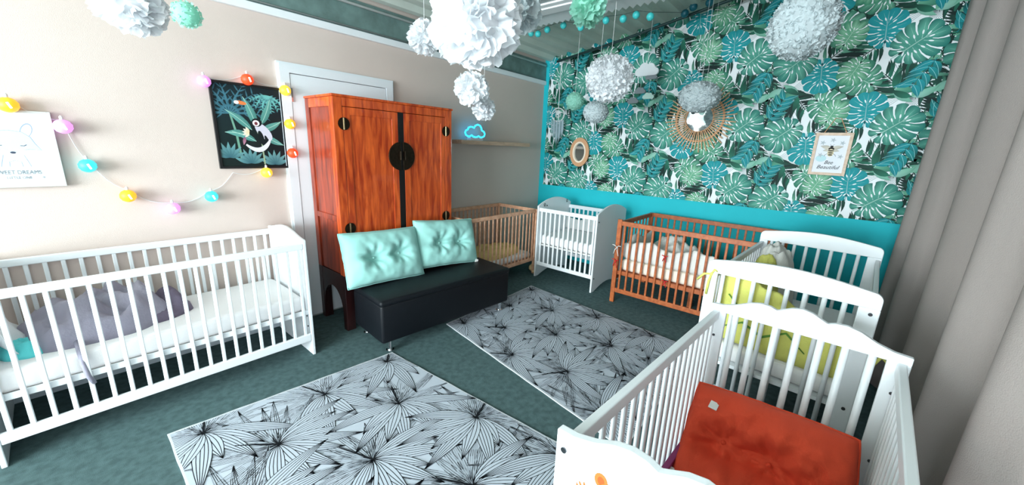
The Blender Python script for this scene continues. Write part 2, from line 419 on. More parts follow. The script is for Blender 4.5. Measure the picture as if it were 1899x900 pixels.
# one half of the repeat; the other half is the same turned by 180 degrees
half = [('fan', (.43, .335), 2.6, .26), ('fan', (.44, .30), -.6, .20), ('fern', (.394, .56), (.64, .27)), ('fern', (.36, .02), (.52, -.19)), ('fern', (.60, .52), (.50, .72)), ('fern', (.72, .40), (.88, .22)), ('fern', (.19, .10), (.01, -.07)), ('fern', (.06, .27), (.02, .42)), ('leaf', (.80, .34), 2.2), ('leaf', (.45, .30), .3), 
        ('mon', (.185, .41), 2.55, .152, GREENP), ('mon', (.20, .10), 1.65, .146, TEALP), ('mon', (.31, .0), .70, .168, MIXP),
        ('mon', (.08, -.04), -2.0, .115, PALEP), ('twig', (.60, .12), 1.1)]
sd = 0
for iu in range(-1, 4):
    for iv in range(-2, 4):
        ou, ov = 3.27 - PU*(iu), 1.777 + PV*iv
        for h in (0, 1):
            for li, e in enumerate(half):
                def T(p):
                    return (ou+p[0], ov+p[1]) if h == 0 else (ou+.014-p[0], ov+.708-p[1]-(PV if p[1] < .1 else 0)*0)
                ra = 0 if h == 0 else PI
                Lr = LAY*(1+li)
                sd = li+h*20
                q = T(e[1])
                if q[0] < U0-.4 or q[0] > U1+.4 or q[1] < V0-.4 or q[1] > 3.5: continue
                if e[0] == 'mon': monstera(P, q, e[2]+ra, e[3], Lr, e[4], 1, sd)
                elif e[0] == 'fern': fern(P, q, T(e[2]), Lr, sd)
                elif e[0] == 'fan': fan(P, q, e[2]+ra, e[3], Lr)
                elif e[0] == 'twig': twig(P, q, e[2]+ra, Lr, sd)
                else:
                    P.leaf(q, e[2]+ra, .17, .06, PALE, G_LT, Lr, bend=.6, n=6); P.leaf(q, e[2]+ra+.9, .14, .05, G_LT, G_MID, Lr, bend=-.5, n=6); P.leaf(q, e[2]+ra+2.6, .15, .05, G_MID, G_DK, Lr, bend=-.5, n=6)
wp = P.build('wallpaper', 'wallpaper', lambda u, v, l: (-.0015-l, -u, v), None,
        clips=(((U0, 0, 0), (-1, 0, 0)), ((U1, 0, 0), (1, 0, 0)), ((0, V0, 0), (0, -1, 0)), ((0, ROOF0+.075, 0), (-SLOPE, 1, 0))))
tag(wp, 'white wallpaper printed with green and teal tropical leaves', 'wallpaper')

# ------------------------------------------------------------------ rugs
def make_rug(quad, label, seed):
    TL, TR, BR, BL = [Vector((*q, 0)) for q in quad]
    def bil(u, v, z=0):
        p = (TL*(1-u)+TR*u)*(1-v) + (BL*(1-u)+BR*u)*v
        e = 0
        if u < .02 or v < .02 or u > .98: e = .0015*math.sin(v*40+u*33)
        return (p.x+e, p.y+e, z)
    root = thing('rug', label, 'rug', (0, 0, 0), 0, 'palm leaf rugs')
    b = B(); n = 24
    ring = [bil(k/n, 0) for k in range(n)] + [bil(1, k/n) for k in range(n)] + [bil(1-k/n, 1) for k in range(n)] + [bil(0, 1-k/n) for k in range(n)]
    b.prism([(p[0], p[1]) for p in ring], 'z', 0.001, .008)
    b.build('rug_pile', 'rug_edge', root)
    P = Print(); rnd = random.Random(seed)
    lt, lt2, dk = rgb(184, 192, 202), rgb(150, 158, 168), rgb(16, 20, 26)
    Wd, Ln = (TR-TL).length, (BL-TL).length
    P.poly([(.007, .007), (.993, .007), (.993, .993), (.007, .993)], lt, 0)
    layer = [0.0]
    def rleaf(x, y, a, ln, wd, bend, filled, dense):
        layer[0] += .00001; Ly = layer[0]; n = 8; pts = []; xx, yy, aa = x, y, a
        for i in range(n+1):
            pts.append((xx, yy, aa)); xx += math.cos(aa)*ln/n; yy += math.sin(aa)*ln/n; aa += bend/n
        def side(k):
            return [((p[0]-math.sin(p[2])*wd/2*k*math.sin(PI*(i/n)**.75))/Wd, (p[1]+math.cos(p[2])*wd/2*k*math.sin(PI*(i/n)**.75))/Ln) for i, p in enumerate(pts)]
        if filled: P.strip(side(1), side(-1), lt, Ly)
        ks = (-1, -.5, 0, .5, 1) if not dense else (-1, -.6, -.2, .2, .6, 1)
        for k in ks:
            A = side(k); o = []
            wv = (.0034 if filled else .0024)
            for i in range(n):
                p, q = A[i], A[i+1]; dx, dy = (q[0]-p[0])*Wd, (q[1]-p[1])*Ln; l = math.hypot(dx, dy) or 1
                nx, ny = -dy/l*wv/2/Wd, dx/l*wv/2/Ln
                P.poly([(p[0]+nx, p[1]+ny), (q[0]+nx, q[1]+ny), (q[0]-nx, q[1]-ny), (p[0]-nx, p[1]-ny)], dk if filled else (lt2 if rnd.random() < .35 else dk), Ly+.000004)
    sprays = []
    rows = [(.10, .06, 2.0), (.55, .10, 1.2), (.92, .05, 2.4), (.28, .24, .6), (.74, .30, 1.9), (.10, .42, .9), (.48, .46, 1.5), (.90, .52, 2.6), (.22, .66, .4), (.64, .70, 1.2), (.95, .80, 2.2), (.10, .88, 1.0), (.46, .92, 1.9), (.8, .98, 1.3)]
    for (u, v, a) in rows:
        sprays.append((u*Wd, v*Ln, a+rnd.uniform(-.3, .3)))
    for (x, y, a) in sprays:                                       # fine background fronds
        for k in range(17):
            da = -1.9+3.8*k/16; rleaf(x, y, a+PI+da+rnd.uniform(-.08, .08), rnd.uniform(.28, .46), .044, rnd.uniform(-.3, .3), False, False)
    for (x, y, a) in sprays:
        for k in range(9):
            da = -1.35+2.7*k/8; s_ = .30 if k % 2 else .42
            rleaf(x, y, a+da+rnd.uniform(-.1, .1), rnd.uniform(.9, 1.15)*s_, .078, -da*.35, True, k % 2 == 0)
        layer[0] += .00001
        P.line([(x/Wd, y/Ln), ((x-.10*math.cos(a))/Wd, (y-.10*math.sin(a)-.015)/Ln), ((x-.19*math.cos(a))/Wd, (y-.19*math.sin(a)-.02)/Ln)], [.008, .006, .003], dk, layer[0])
    P.build('leaf_pattern', 'rug_print', lambda u, v, l: bil(u, v, .0083+l), root,
            clips=(((.007, 0, 0), (-1, 0, 0)), ((.993, 0, 0), (1, 0, 0)), ((0, .007, 0), (0, -1, 0)), ((0, .993, 0), (0, 1, 0))))
    return root
make_rug(((-4.479, -.938), (-3.211, -1.057), (-3.09, -2.95), (-4.50, -2.87)), 'large grey rug with black palm leaf outlines, nearest the camera', 3)
make_rug(((-2.613, -.978), (-1.296, -.915), (-1.50, -2.78), (-2.92, -2.78)), 'grey palm leaf rug lying in front of the brown wooden cot', 8)

# ------------------------------------------------------------------ wardrobe
wx0, wx1, wy0, wy1, wz = -3.268, -2.140, -.50, -.04, 1.865
wd = thing('wardrobe', 'tall orange lacquered wooden wardrobe with round metal lock plate', 'wardrobe', ((wx0+wx1)/2, (wy0+wy1)/2, 0))
def wpart(name, b, m, bevel=.004, parent=wd, smooth=False):
    o = b.build(name, m, parent, smooth, bevel)
    if parent == wd: o.location = -wd.location
    return o
stile = .072
wpart('top_panel', B().box(wx0-.008, wx1+.008, wy0-.008, wy1, wz-.012, wz+.006), 'lacquer')
wpart('top_rail', B().box(wx0+stile, wx1-stile, wy0, wy0+.05, wz-.075, wz-.012), 'lacquer')
for x in (wx0, wx1-stile):
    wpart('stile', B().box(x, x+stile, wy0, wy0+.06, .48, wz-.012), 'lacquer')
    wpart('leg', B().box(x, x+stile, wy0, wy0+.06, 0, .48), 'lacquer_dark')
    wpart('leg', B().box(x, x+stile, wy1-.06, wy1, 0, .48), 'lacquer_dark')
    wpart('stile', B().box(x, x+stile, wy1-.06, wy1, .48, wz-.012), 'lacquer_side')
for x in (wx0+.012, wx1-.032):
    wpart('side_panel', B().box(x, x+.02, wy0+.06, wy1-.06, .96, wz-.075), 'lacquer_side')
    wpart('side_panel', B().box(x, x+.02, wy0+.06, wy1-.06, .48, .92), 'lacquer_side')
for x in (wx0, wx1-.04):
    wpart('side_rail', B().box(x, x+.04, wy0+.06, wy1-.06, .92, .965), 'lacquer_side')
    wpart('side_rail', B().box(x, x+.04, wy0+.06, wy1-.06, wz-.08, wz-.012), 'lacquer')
    n = 12; arch = [(wy0+.06, .48), (wy0+.06, .12)]
    for k in range(n+1):
        t = PI*k/n; arch.append(((wy0+wy1)/2-.165*math.cos(t), .15+.20*math.sin(t)))
    arch += [(wy1-.06, .12), (wy1-.06, .48)]
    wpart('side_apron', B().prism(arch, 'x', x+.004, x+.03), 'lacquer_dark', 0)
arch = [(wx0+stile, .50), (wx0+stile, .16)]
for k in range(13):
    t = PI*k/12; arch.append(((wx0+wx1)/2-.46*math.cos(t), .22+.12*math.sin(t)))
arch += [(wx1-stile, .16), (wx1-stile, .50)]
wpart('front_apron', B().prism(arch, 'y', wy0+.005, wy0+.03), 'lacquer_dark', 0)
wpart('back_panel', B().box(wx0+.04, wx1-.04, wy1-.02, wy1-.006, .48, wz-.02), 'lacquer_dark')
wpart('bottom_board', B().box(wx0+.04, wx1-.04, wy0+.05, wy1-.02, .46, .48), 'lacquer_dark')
xc = -2.697
wpart('centre_post', B().box(xc-.028, xc+.028, wy0+.002, wy0+.05, .5, wz-.075), 'black_lacquer')
for side, (x0, x1) in ((-1, (wx0+stile+.003, xc-.030)), (1, (xc+.030, wx1-stile-.003))):
    d = wpart('door', B().box(x0, x1, wy0+.006, wy0+.03, .505, wz-.079), 'lacquer', .003)
    fr = B()
    fr.box(x0, x0+.055, wy0+.001, wy0+.007, .505, wz-.079); fr.box(x1-.055, x1, wy0+.001, wy0+.007, .505, wz-.079)
    fr.box(x0+.055, x1-.055, wy0+.001, wy0+.007, wz-.135, wz-.079)
    fr.build('door_frame', 'lacquer', d, bevel=.0015)
    # half of the round lock plate
    pts = [(xc+side*.012 + side*.115*math.sin(PI*k/16), 1.433-.118*math.cos(PI*k/16)) for k in range(17)]
    pl = B().prism(pts, 'y', wy0-.008, wy0+.004).build('lock_plate', 'brass_dark', d, bevel=.002)
    B().box(xc+side*.022-.006, xc+side*.022+.006, wy0-.028, wy0-.006, 1.40, 1.475).build('door_pull', 'brass_dark', d, bevel=.003)
    hx = x0 if side < 0 else x1
    for hz in (1.665, .868):
        h = B().lathe([(.046, -.004), (.044, 0), (.001, .003)], (hx, wy0-.002, hz), 20, 'y')
        ho = h.build('hinge_plate', 'brass_dark', d)
        B().tube([(hx, wy0-.008, hz-.042), (hx, wy0-.008, hz+.042)], .006, 8).build('hinge_pin', 'brass', ho)
# pale wood rub marks are in the lacquer grain

# ------------------------------------------------------------------ cushions
def cushion_mesh(W, H, T, m, tufts=(), nu=36, nv=26, wr=.006, seed=0, bend=None, crease=.35, pw=3.2, rndc=0.0):
    b = B(); top = []; bot = []
    def pos(i, j, s):
        u = -1+2*i/nu; v = -1+2*j/nv
        e = max(0, (1-abs(u)**pw))**.5*max(0, (1-abs(v)**pw))**.5
        d = 0
        for (tu, tv, r, k) in tufts: d += k*math.exp(-(((u-tu)*W/H)**2+(v-tv)**2)/r**2)
        cr = crease*math.exp(-((v+.06*math.sin(u*5+seed))/.10)**2)*(1-u*u)
        t = T/2*e*(1-min(.92, d+cr))
        for (tu, tv, r, k) in tufts:
            du, dv = (u-tu)*W/H, v-tv; rr = math.hypot(du, dv); t += .010*k*e*math.sin(math.atan2(dv, du)*7+seed)*math.exp(-((rr-.28)/.26)**2)
        t += wr*e*(noise.fractal(Vector((u*3.2+seed, v*2.2, seed)), 1.0, 2.0, 3) + .7*math.sin(v*3+u*9+seed)*math.exp(-min(1, d)*.5)*.4)
        pin = 1+.035*(abs(u*v)**2) - .02*(1-abs(u))*(abs(v) > .99) + .012*nz(u*4, v*4, seed)
        x, y, z = u*W/2*pin*math.sqrt(1-rndc*v*v), s*t, v*H/2*pin*math.sqrt(1-rndc*u*u)
        if bend: x, y, z = bend(x, y, z)
        return (x, y, z)
    idx = {}
    vs = []
    for s in (1, -1):
        for i in range(nu+1):
            for j in range(nv+1):
                border = i in (0, nu) or j in (0, nv)
                if s == -1 and border: idx[(s, i, j)] = idx[(1, i, j)]; continue
                idx[(s, i, j)] = len(vs); vs.append(pos(i, j, s))
    fs = []
    for s in (1, -1):
        for i in range(nu):
            for j in range(nv):
                q = (idx[(s, i, j)], idx[(s, i+1, j)], idx[(s, i+1, j+1)], idx[(s, i, j+1)])
                fs.append(q if s == 1 else q[::-1])
    b.add(vs, fs)
    ring = [pos(i, 0, 1) for i in range(nu)] + [pos(nu, j, 1) for j in range(nv)] + [pos(i, nv, 1) for i in range(nu, 0, -1)] + [pos(0, j, 1) for j in range(nv, 0, -1)]
    return b, ring
def cushion(name, label, W, H, T, m, loc, rot, tufts, seed, bend=None, wr=.011, tagpos=None, pw=4.0, nu=48, nv=34, rndc=0.03, crease=.35):
    r = thing(name, label, 'cushion', loc); r.rotation_euler = rot
    b, ring = cushion_mesh(W, H, T, m, tufts, nu, nv, wr, seed, bend, crease, pw, rndc)
    b.build('cushion_body', m, r, smooth=True)
    B().tube(ring, .0045, 6, closed=True).build('piping', m, r, smooth=True)
    for (tu, tv, rr, k) in tufts:
        if k > .8:
            p = (tu*W/2, -T/2*.16, tv*H/2); p = bend(*p) if bend else p
            B().sphere(p, .010, 8, 6).build('tuft_button', m, r, smooth=True)
    if tagpos:
        tp, tr = tagpos
        o = B().box(-.016, .016, -.002, .002, -.022, .022).build('care_tag', 'tag_white', r, bevel=.001); o.location = tp; o.rotation_euler = tr
    return r
tf = [(-.35, -.05, .28, .9), (.35, -.05, .28, .9), (0, -.05, .7, .25)]
cushion('mint_cushion', 'mint green tufted cushion leaning on the wardrobe, left one on the black bench', .66, .42, .17, 'mint_fabric', (-3.005, -.665, .642), (-.36, .03, -.06), [(-.3, -.02, .30, .85), (.38, .02, .30, .85)], 2)
cushion('mint_cushion', 'mint green tufted cushion on the black bench, right one beside the pine cot', .64, .42, .16, 'mint_fabric', (-2.36, -.690, .655), (-.34, .07, -.10), [(-.3, 0, .30, .85), (.38, 0, .30, .85)], 5, tagpos=((.30, -.02, -.215), (.3, .4, 0)))

# ------------------------------------------------------------------ bench
bn = thing('bench', 'black leather box bench on short chrome legs', 'bench', (-2.62, -.875, 0), math.radians(-4.5))
B().box(-.65, .65, -.235, .235, .095, .40).build('bench_body', 'leather', bn, smooth=True, bevel=.022, seg=3)
B().box(-.655, .655, -.24, .24, .385, .435).build('seat_lid', 'leather', bn, smooth=True, bevel=.022, seg=3)
for sx in (-1, 1):
    for sy in (-1, 1):
        lg = B().lathe([(.030, .0125), (.030, .018), (.020, .018), (.020, .10)], (sx*.57, sy*.19, 0), 16).build('leg', 'chrome', bn, smooth=False)

# ------------------------------------------------------------------ cots
def rod(parent, me, loc): return obj('slat', me, parent, loc)
def solid_end(b_pts, x0, x1, parent, m):
    return B().prism(b_pts, 'x', x0, x1).build('end_panel', m, parent, bevel=.004)
def put_slats(parent, m, xs, y, z0, z1, wx, wy, axis='x', round_=False):
    if round_: me = B().tube([(0, 0, z0), (0, 0, z1)], wx/2, 10).mesh('slat', m, True)
    else: me = B().box(-wx/2, wx/2, -wy/2, wy/2, z0, z1).mesh('slat', m, False, min(wx, wy)*.25, 1)
    for x in xs: obj('slat', me, parent, (x, y, 0) if axis == 'x' else (y, x, 0))
def lin_sp(a, b, n): return [a+(b-a)*(k+.5)/n for k in range(n)]
def screw(parent, loc, axis='x', r=.008):
    B().lathe([(r, -.003), (r*.9, .003), (.001, .004)], loc, 12, axis).build('bolt_cap', 'screw', parent)

# --- left cot along the back wall
cl = thing('cot', 'white slatted cot with wavy solid ends under the fox picture', 'cot', (-4.31, -.345, 0))
L, W = 1.42, .65
prof = [(-W/2, 0), (-W/2, .868)]
for k in range(21):
    t = k/20; s_ = .5-.5*math.cos(2*PI*t); prof.append((-W/2+.01+(W-.02)*t, .872+.05*s_**.8))
prof += [(W/2, .868), (W/2, 0)]
for x in (-L/2, L/2-.02): solid_end(prof, x, x+.02, cl, 'white_paint')
for y in (-W/2+.012, W/2-.012):
    B().box(-L/2+.02, L/2-.02, y-.011, y+.011, .805, .848).build('top_rail', 'white_paint', cl, bevel=.005)
    B().box(-L/2+.02, L/2-.02, y-.011, y+.011, .115, .172).build('bottom_rail', 'white_paint', cl, bevel=.005)
    put_slats(cl, 'white_paint', lin_sp(-L/2+.02, L/2-.02, 20), y, .165, .81, .019, .012)
    B().box(-L/2+.02, L/2-.02, y-.02 if y > 0 else y+.010, y-.010 if y > 0 else y+.020, .318, .35).build('mattress_rail', 'white_paint', cl)
B().box(-L/2+.02, L/2-.02, -W/2+.03, W/2-.03, .318, .335).build('mattress_base', 'cream_paint', cl)
for z in (.83, .30, .22): screw(cl, (L/2-.022, -W/2+.04, z), r=.006)
for z in (.62, .16): screw(cl, (L/2+.002, -W/2+.02, z), r=.007)
def mattress(name, label, x0, x1, y0, y1, z0, z1, m='mattress', rz=0, c=None, bevel=.035):
    r = thing(name, label, 'mattress', ((x0+x1)/2, (y0+y1)/2, z0), rz)
    hx, hy, h = (x1-x0)/2, (y1-y0)/2, z1-z0
    B().box(-hx, hx, -hy, hy, 0, h).build('mattress_body', m, r, smooth=True, bevel=bevel, seg=4)
    e = []
    for k in range(40):
        t = 2*PI*k/40; cx, sy = math.cos(t), math.sin(t)
        e.append(((hx-.012)*math.copysign(abs(cx)**.25, cx), (hy-.012)*math.copysign(abs(sy)**.25, sy), h-.012))
    B().tube(e, .004, 6, closed=True).build('seam', m, r, smooth=True)
    return r
mattress('cot_mattress', 'white mattress in the cot under the fox picture', -4.985, -3.635, -.63, -.06, .337, .455)

def heap(name, label, cat, c, rx, ry, h, m, rz=0, seed=0, rough=.35, group=None, power=3.0, folds=0, flatten=0.6, base=None):
    r = base or thing(name, label, cat, c, rz)
    vs = []; fs = []; NR, NA = 16, 48
    for i in range(NR+1):
        rad = 1-i/NR
        for k in range(NA):
            t = 2*PI*k/NA
            out = 1+.16*nz(math.cos(t)*1.6, math.sin(t)*1.6, seed+3)
            x = rx*rad*out*math.copysign(abs(math.cos(t))**.8, math.cos(t)); y = ry*rad*out*math.copysign(abs(math.sin(t))**.8, math.sin(t))
            f = max(0, 1-rad**power)**flatten
            z = h*f*(1+rough*noise.fractal(Vector((x*9/max(rx, .1)*.25, y*9/max(ry, .1)*.25, seed)), 1, 2, 3)
                     + folds*.12*math.sin(x*38+y*21+4*nz(x*6, y*6, seed)))
            vs.append((x, y, max(z, 0.002*f)))
    for i in range(NR):
        for k in range(NA): fs.append((i*NA+k, i*NA+(k+1) % NA, (i+1)*NA+(k+1) % NA, (i+1)*NA+k))
    fs.append(tuple(range(NA))[::-1])
    b = B().add(vs, fs)
    o = b.build('fabric', m, r, smooth=True)
    return r
bl = heap('sleeping_bag', 'crumpled grey baby sleeping bag in the cot under the fox picture', 'blanket', (-4.60, -.32, .452), .30, .23, .19, 'grey_blanket', .12, 4, .5, folds=1)
o = heap('x', '', '', (0,0,0), .20, .17, .13, 'dark_blanket', 0, 9, .5, folds=1, base=bl); 
d = [c for c in bl.children if c.name.startswith('fabric')][-1]; d.location = (.20, .0, 0); d.name = 'dark_end'
B().tube([(-.13, -.20, .03), (-.14, -.30, .012), (-.142, -.322, -.04), (-.135, -.325, -.12), (-.12, -.326, -.17)], [.012, .012, .012, .012, .010], 6).build('strap', 'grey_blanket', bl, smooth=True)
heap('folded_cloth', 'turquoise cloth half under the grey sleeping bag', 'cloth', (-4.89, -.44, .452), .075, .10, .07, 'teal_cloth', .5, 12, .4)
mc = thing('muslin_cloth', 'white muslin cloth hanging over the end of the cot under the fox picture', 'cloth', (-4.93, -.30, .455))
vs = []; fs = []
for i in range(13):
    for j in range(15):
        u, v = i/12, j/14
        x = -.045+.10*v**1.5+.02*math.sin(u*9+v*4); y = -.25+.42*u+.03*math.sin(v*7); z = .30*(1-v)*(1-.5*abs(u-.55))+.02*math.sin(u*14+v*3)+.03
        vs.append((x, y, max(z, .006)))
for i in range(12):
    for j in range(14): fs.append((i*15+j, i*15+j+1, (i+1)*15+j+1, (i+1)*15+j))
o = B().add(vs, fs).build('cloth_sheet', 'muslin', mc, smooth=True); sm = o.modifiers.new('thick', 'SOLIDIFY'); sm.thickness = .004

# --- pine cot in the back corner
cpn = thing('cot', 'natural pine slatted cot in the back corner beside the wardrobe', 'cot', (-1.475, -.335, 0))
L, W, H = 1.15, .61, .825
for sx in (-1, 1):
    for sy in (-1, 1):
        B().box(sx*(L/2)-.016, sx*(L/2)+.016, sy*(W/2)-.016, sy*(W/2)+.016, 0, H).build('leg', 'pine', cpn, bevel=.003)
    x = sx*L/2
    for z0, z1 in ((H-.04, H), (.175, .215)): B().box(x-.011, x+.011, -W/2+.016, W/2-.016, z0, z1).build('end_rail', 'pine', cpn, bevel=.003)
    put_slats(cpn, 'pine', lin_sp(-W/2+.016, W/2-.016, 8), x, .21, H-.035, .012, .012, axis='y')
for y in (-W/2, W/2):
    for z0, z1 in ((H-.04, H), (.175, .215)): B().box(-L/2+.016, L/2-.016, y-.011, y+.011, z0, z1).build('side_rail', 'pine', cpn, bevel=.003)
    put_slats(cpn, 'pine', lin_sp(-L/2+.016, L/2-.016, 17), y, .21, H-.035, .017, .011)
B().box(-L/2+.02, L/2-.02, -W/2+.02, W/2-.02, .195, .21).build('mattress_base', 'pine', cpn)
mattress('cot_mattress', 'white mattress in the pine cot', -2.03, -.93, -.62, -.06, .212, .285)
heap('baby_quilt', 'yellow baby quilt lying on the pine cot mattress', 'blanket', (-1.35, -.36, .286), .40, .22, .085, 'yellow_fabric', 0, 21, .5, folds=1, flatten=.4)
ty = thing('soft_toy', 'beige soft toy on the floor under the pine cot', 'toy', (-.83, -.60, 0))
B().sphere((0, 0, .055), .06, 14, 9, (1.5, .9, .85)).build('body', 'toy_beige', ty, smooth=True)
B().sphere((.10, -.02, .07), .045, 12, 8, (.7, .8, 1.4)).build('head', 'toy_beige', ty, smooth=True)
B().sphere((-.05, -.05, .03), .03, 10, 7, (1.6, .8, .8)).build('arm', 'toy_beige', ty, smooth=True)

# --- white cot with arched solid ends by the right wall
cw = thing('cot', 'white cot with arched solid ends and punched stars by the teal wall', 'cot', (-.625, -1.115, 0))
W2, L2 = .72, .80
arc = [(-W2/2, 0), (-W2/2, .88)]
for k in range(1, 16):
    t = k/16; arc.append((-W2/2+W2*t, .88+.085*math.sin(PI*t)**.85))
arc += [(W2/2, .88), (W2/2, 0), (W2/2-.06, 0)]
for k in range(9):
    t = PI*k/8; arc.append((W2/2-.06-(W2-.12)*(k/8), .06*math.sin(t)))
arc += [(-W2/2+.06, 0)]
arc2 = []
for p in arc:
    if not arc2 or (abs(p[0]-arc2[-1][0]) > 1e-6 or abs(p[1]-arc2[-1][1]) > 1e-6): arc2.append(p)
for yy in (-L2/2, L2/2-.02): B().prism(arc2, 'y', yy, yy+.02).build('end_panel', 'white_paint', cw, bevel=.004)
def star_pts(cx, cz, r):
    return [(cx+(r if k % 2 == 0 else r*.5)*math.sin(PI*k/5), cz+(r if k % 2 == 0 else r*.5)*math.cos(PI*k/5)) for k in range(10)]
for cx in (-.24, .26):
    pts = star_pts(cx, .885 if cx < 0 else .90, .022)
    B().tube([(p[0], L2/2-.021, p[1]) for p in pts], .003, 5, closed=True).build('star_cutout', 'felt_black', cw)
B().lathe([(.009, -.002), (.009, .001)], (-.19, L2/2-.021, .872), 10, 'y').build('star_cutout', 'felt_black', cw)
for sx in (-1, 1):
    x = sx*(W2/2-.03)
    zt = .86 if sx < 0 else .845
    B().box(x-.011, x+.011, -L2/2+.02, L2/2-.02, zt-.045, zt).build('top_rail', 'white_paint', cw, bevel=.004)
    B().box(x-.011, x+.011, -L2/2+.02, L2/2-.02, .15, .195).build('bottom_rail', 'white_paint', cw, bevel=.004)
    put_slats(cw, 'white_paint', lin_sp(-L2/2+.02, L2/2-.02, 12), x, .19, zt-.04, .022, .012, axis='y') if False else None
    me = B().box(-.006, .006, -.011, .011, .19, zt-.04).mesh('slat', 'white_paint', False, .003, 1)
    for yv in lin_sp(-L2/2+.02, L2/2-.02, 12): obj('slat', me, cw, (x, yv, 0))
B().box(-W2/2+.045, W2/2-.045, -L2/2+.022, L2/2-.022, .40, .415).build('mattress_base', 'cream_paint', cw)
for z in (.80, .16): screw(cw, (-W2/2+.035, -L2/2-.001, z), 'y', .008)
mattress('cot_mattress', 'white mattress in the arched white cot', -.93, -.32, -1.49, -.74, .417, .53, bevel=.03)
def bumper(name, label, path, z0, h, th, m, seed=0, sag=.02, cat='cot bumper', ties=()):
    c = path[len(path)//2]; r = thing(name, label, cat, (c[0], c[1], z0))
    # resample
    pts = []; path = [Vector((p[0]-c[0], p[1]-c[1], 0)) for p in path]
    for i in range(len(path)-1):
        n = max(2, int((path[i+1]-path[i]).length/.04))
        pts += [path[i].lerp(path[i+1], k/n) for k in range(n)]
    pts.append(path[-1]); m_ = len(pts); NH = 8; vs = []; fs = []
    for i, p in enumerate(pts):
        d = (pts[min(i+1, m_-1)]-pts[max(i-1, 0)]).normalized(); nrm = Vector((-d.y, d.x, 0))
        top = h*(1+.0)+sag*math.sin(i*.55+seed)+sag*nz(i*.3, seed, 0)*2
        ring = []
        for k in range(NH*2):
            t = 2*PI*k/(NH*2); zz = top/2+top/2*math.copysign(abs(math.sin(t))**.6, math.sin(t)); off = th/2*math.cos(t)*(1+.3*nz(i*.4, zz*9, seed))
            vs.append(p+nrm*(off+.012*nz(i*.25, zz*7, seed+5))+Vector((0, 0, zz)))
    n2 = NH*2
    for i in range(m_-1):
        for k in range(n2): fs.append((i*n2+k, i*n2+(k+1) % n2, (i+1)*n2+(k+1) % n2, (i+1)*n2+k))
    fs += [tuple(range(n2))[::-1], tuple(range((m_-1)*n2, m_*n2))]
    B().add(vs, fs).build('padding', m, r, smooth=True)
    for (tx, ty_, tz, tm, s_) in ties:
        q = Vector((tx-c[0], ty_-c[1], tz-z0))
        b = B()
        for (ex, ey, ez) in ((-.2, .6, -1.4), (-.3, -.5, -1.7), (-.4, .9, .5), (-.4, -.9, .4)):
            e = q+Vector((ex, ey, ez))*s_; b.tube([q, q.lerp(e, .5)+Vector((-.3*s_, 0, .25*s_)), e], .0045, 5)
        b.sphere(q, .009, 8, 6); b.build('tie', tm, r, smooth=True)
    return r
bumper('cot_bumper', 'pale grey padded bumper along the back of the arched white cot', [(-.345, -.74), (-.345, -1.48)], .532, .16, .03, 'grey_bumper', 3)

# --- brown cot
cb = thing('cot', 'orange-brown wooden slatted cot with white bumper tied inside', 'cot', (-.60, -2.45, 0))
W3, L3, H3 = .86, 1.32, .865
for sx in (-1, 1):
    for sy in (-1, 1):
        B().box(sx*W3/2-.014, sx*W3/2+.014, sy*L3/2-.022, sy*L3/2+.022, 0, H3+(.02 if sx < 0 else 0)).build('leg', 'brown_wood', cb, bevel=.003)
    x = sx*W3/2; zt = H3 if sx > 0 else H3+.005
    for z0, z1 in ((zt-.045, zt), (.115, .16)): B().box(x-.012, x+.012, -L3/2+.022, L3/2-.022, z0, z1).build('side_rail', 'brown_wood', cb, bevel=.003)
    me = B().box(-.007, .007, -.010, .010, .155, zt-.04).mesh('slat', 'brown_wood', False, .003, 1)
    for yv in lin_sp(-L3/2+.022, L3/2-.022, 18): obj('slat', me, cb, (x, yv, 0))
for sy in (-1, 1):
    y = sy*L3/2
    for z0, z1 in ((H3-.045, H3), (.25, .30)): B().box(-W3/2+.014, W3/2-.014, y-.012, y+.012, z0, z1).build('end_rail', 'brown_wood', cb, bevel=.003)
    put_slats(cb, 'brown_wood', lin_sp(-W3/2+.014, W3/2-.014, 9), y, .295, H3-.04, .018, .012)
B().box(-W3/2+.014, -W3/2+.034, -L3/2+.02, L3/2-.02, .305, .345).box(W3/2-.034, W3/2-.014, -L3/2+.02, L3/2-.02, .305, .345).box(-W3/2+.03, W3/2-.03, -L3/2+.02, L3/2-.02, .325, .34).build('mattress_base', 'brown_wood', cb)
B().box(-.02, .02, -.02, .02, 0.0, .325).build('centre_leg', 'brown_wood', cb)
mattress('cot_mattress', 'cream mattress in the orange-brown wooden cot', -.985, -.215, -3.08, -1.825, .343, .47, 'cream_fabric', bevel=.04)
bumper('cot_bumper', 'white and grey padded bumper tied with red ribbons inside the orange-brown cot', [(-.97, -3.02), (-.975, -2.5), (-.975, -1.9), (-.93, -1.835), (-.5, -1.835), (-.26, -1.85)], .473, .19, .05, 'light_bumper', 1, .03,
       ties=((-1.06, -1.80, .60, 'light_bumper', .05), (-1.055, -2.28, .60, 'red_ribbon', .03), (-1.055, -2.31, .36, 'red_ribbon', .03), (-1.06, -1.80, .455, 'red_ribbon', .04)))
heap('cot_quilt', 'rumpled white quilt heaped in the orange-brown cot', 'blanket', (-.66, -2.25, .472), .26, .34, .24, 'light_bumper', 0, 33, .45, folds=1, power=1.6, flatten=.9)

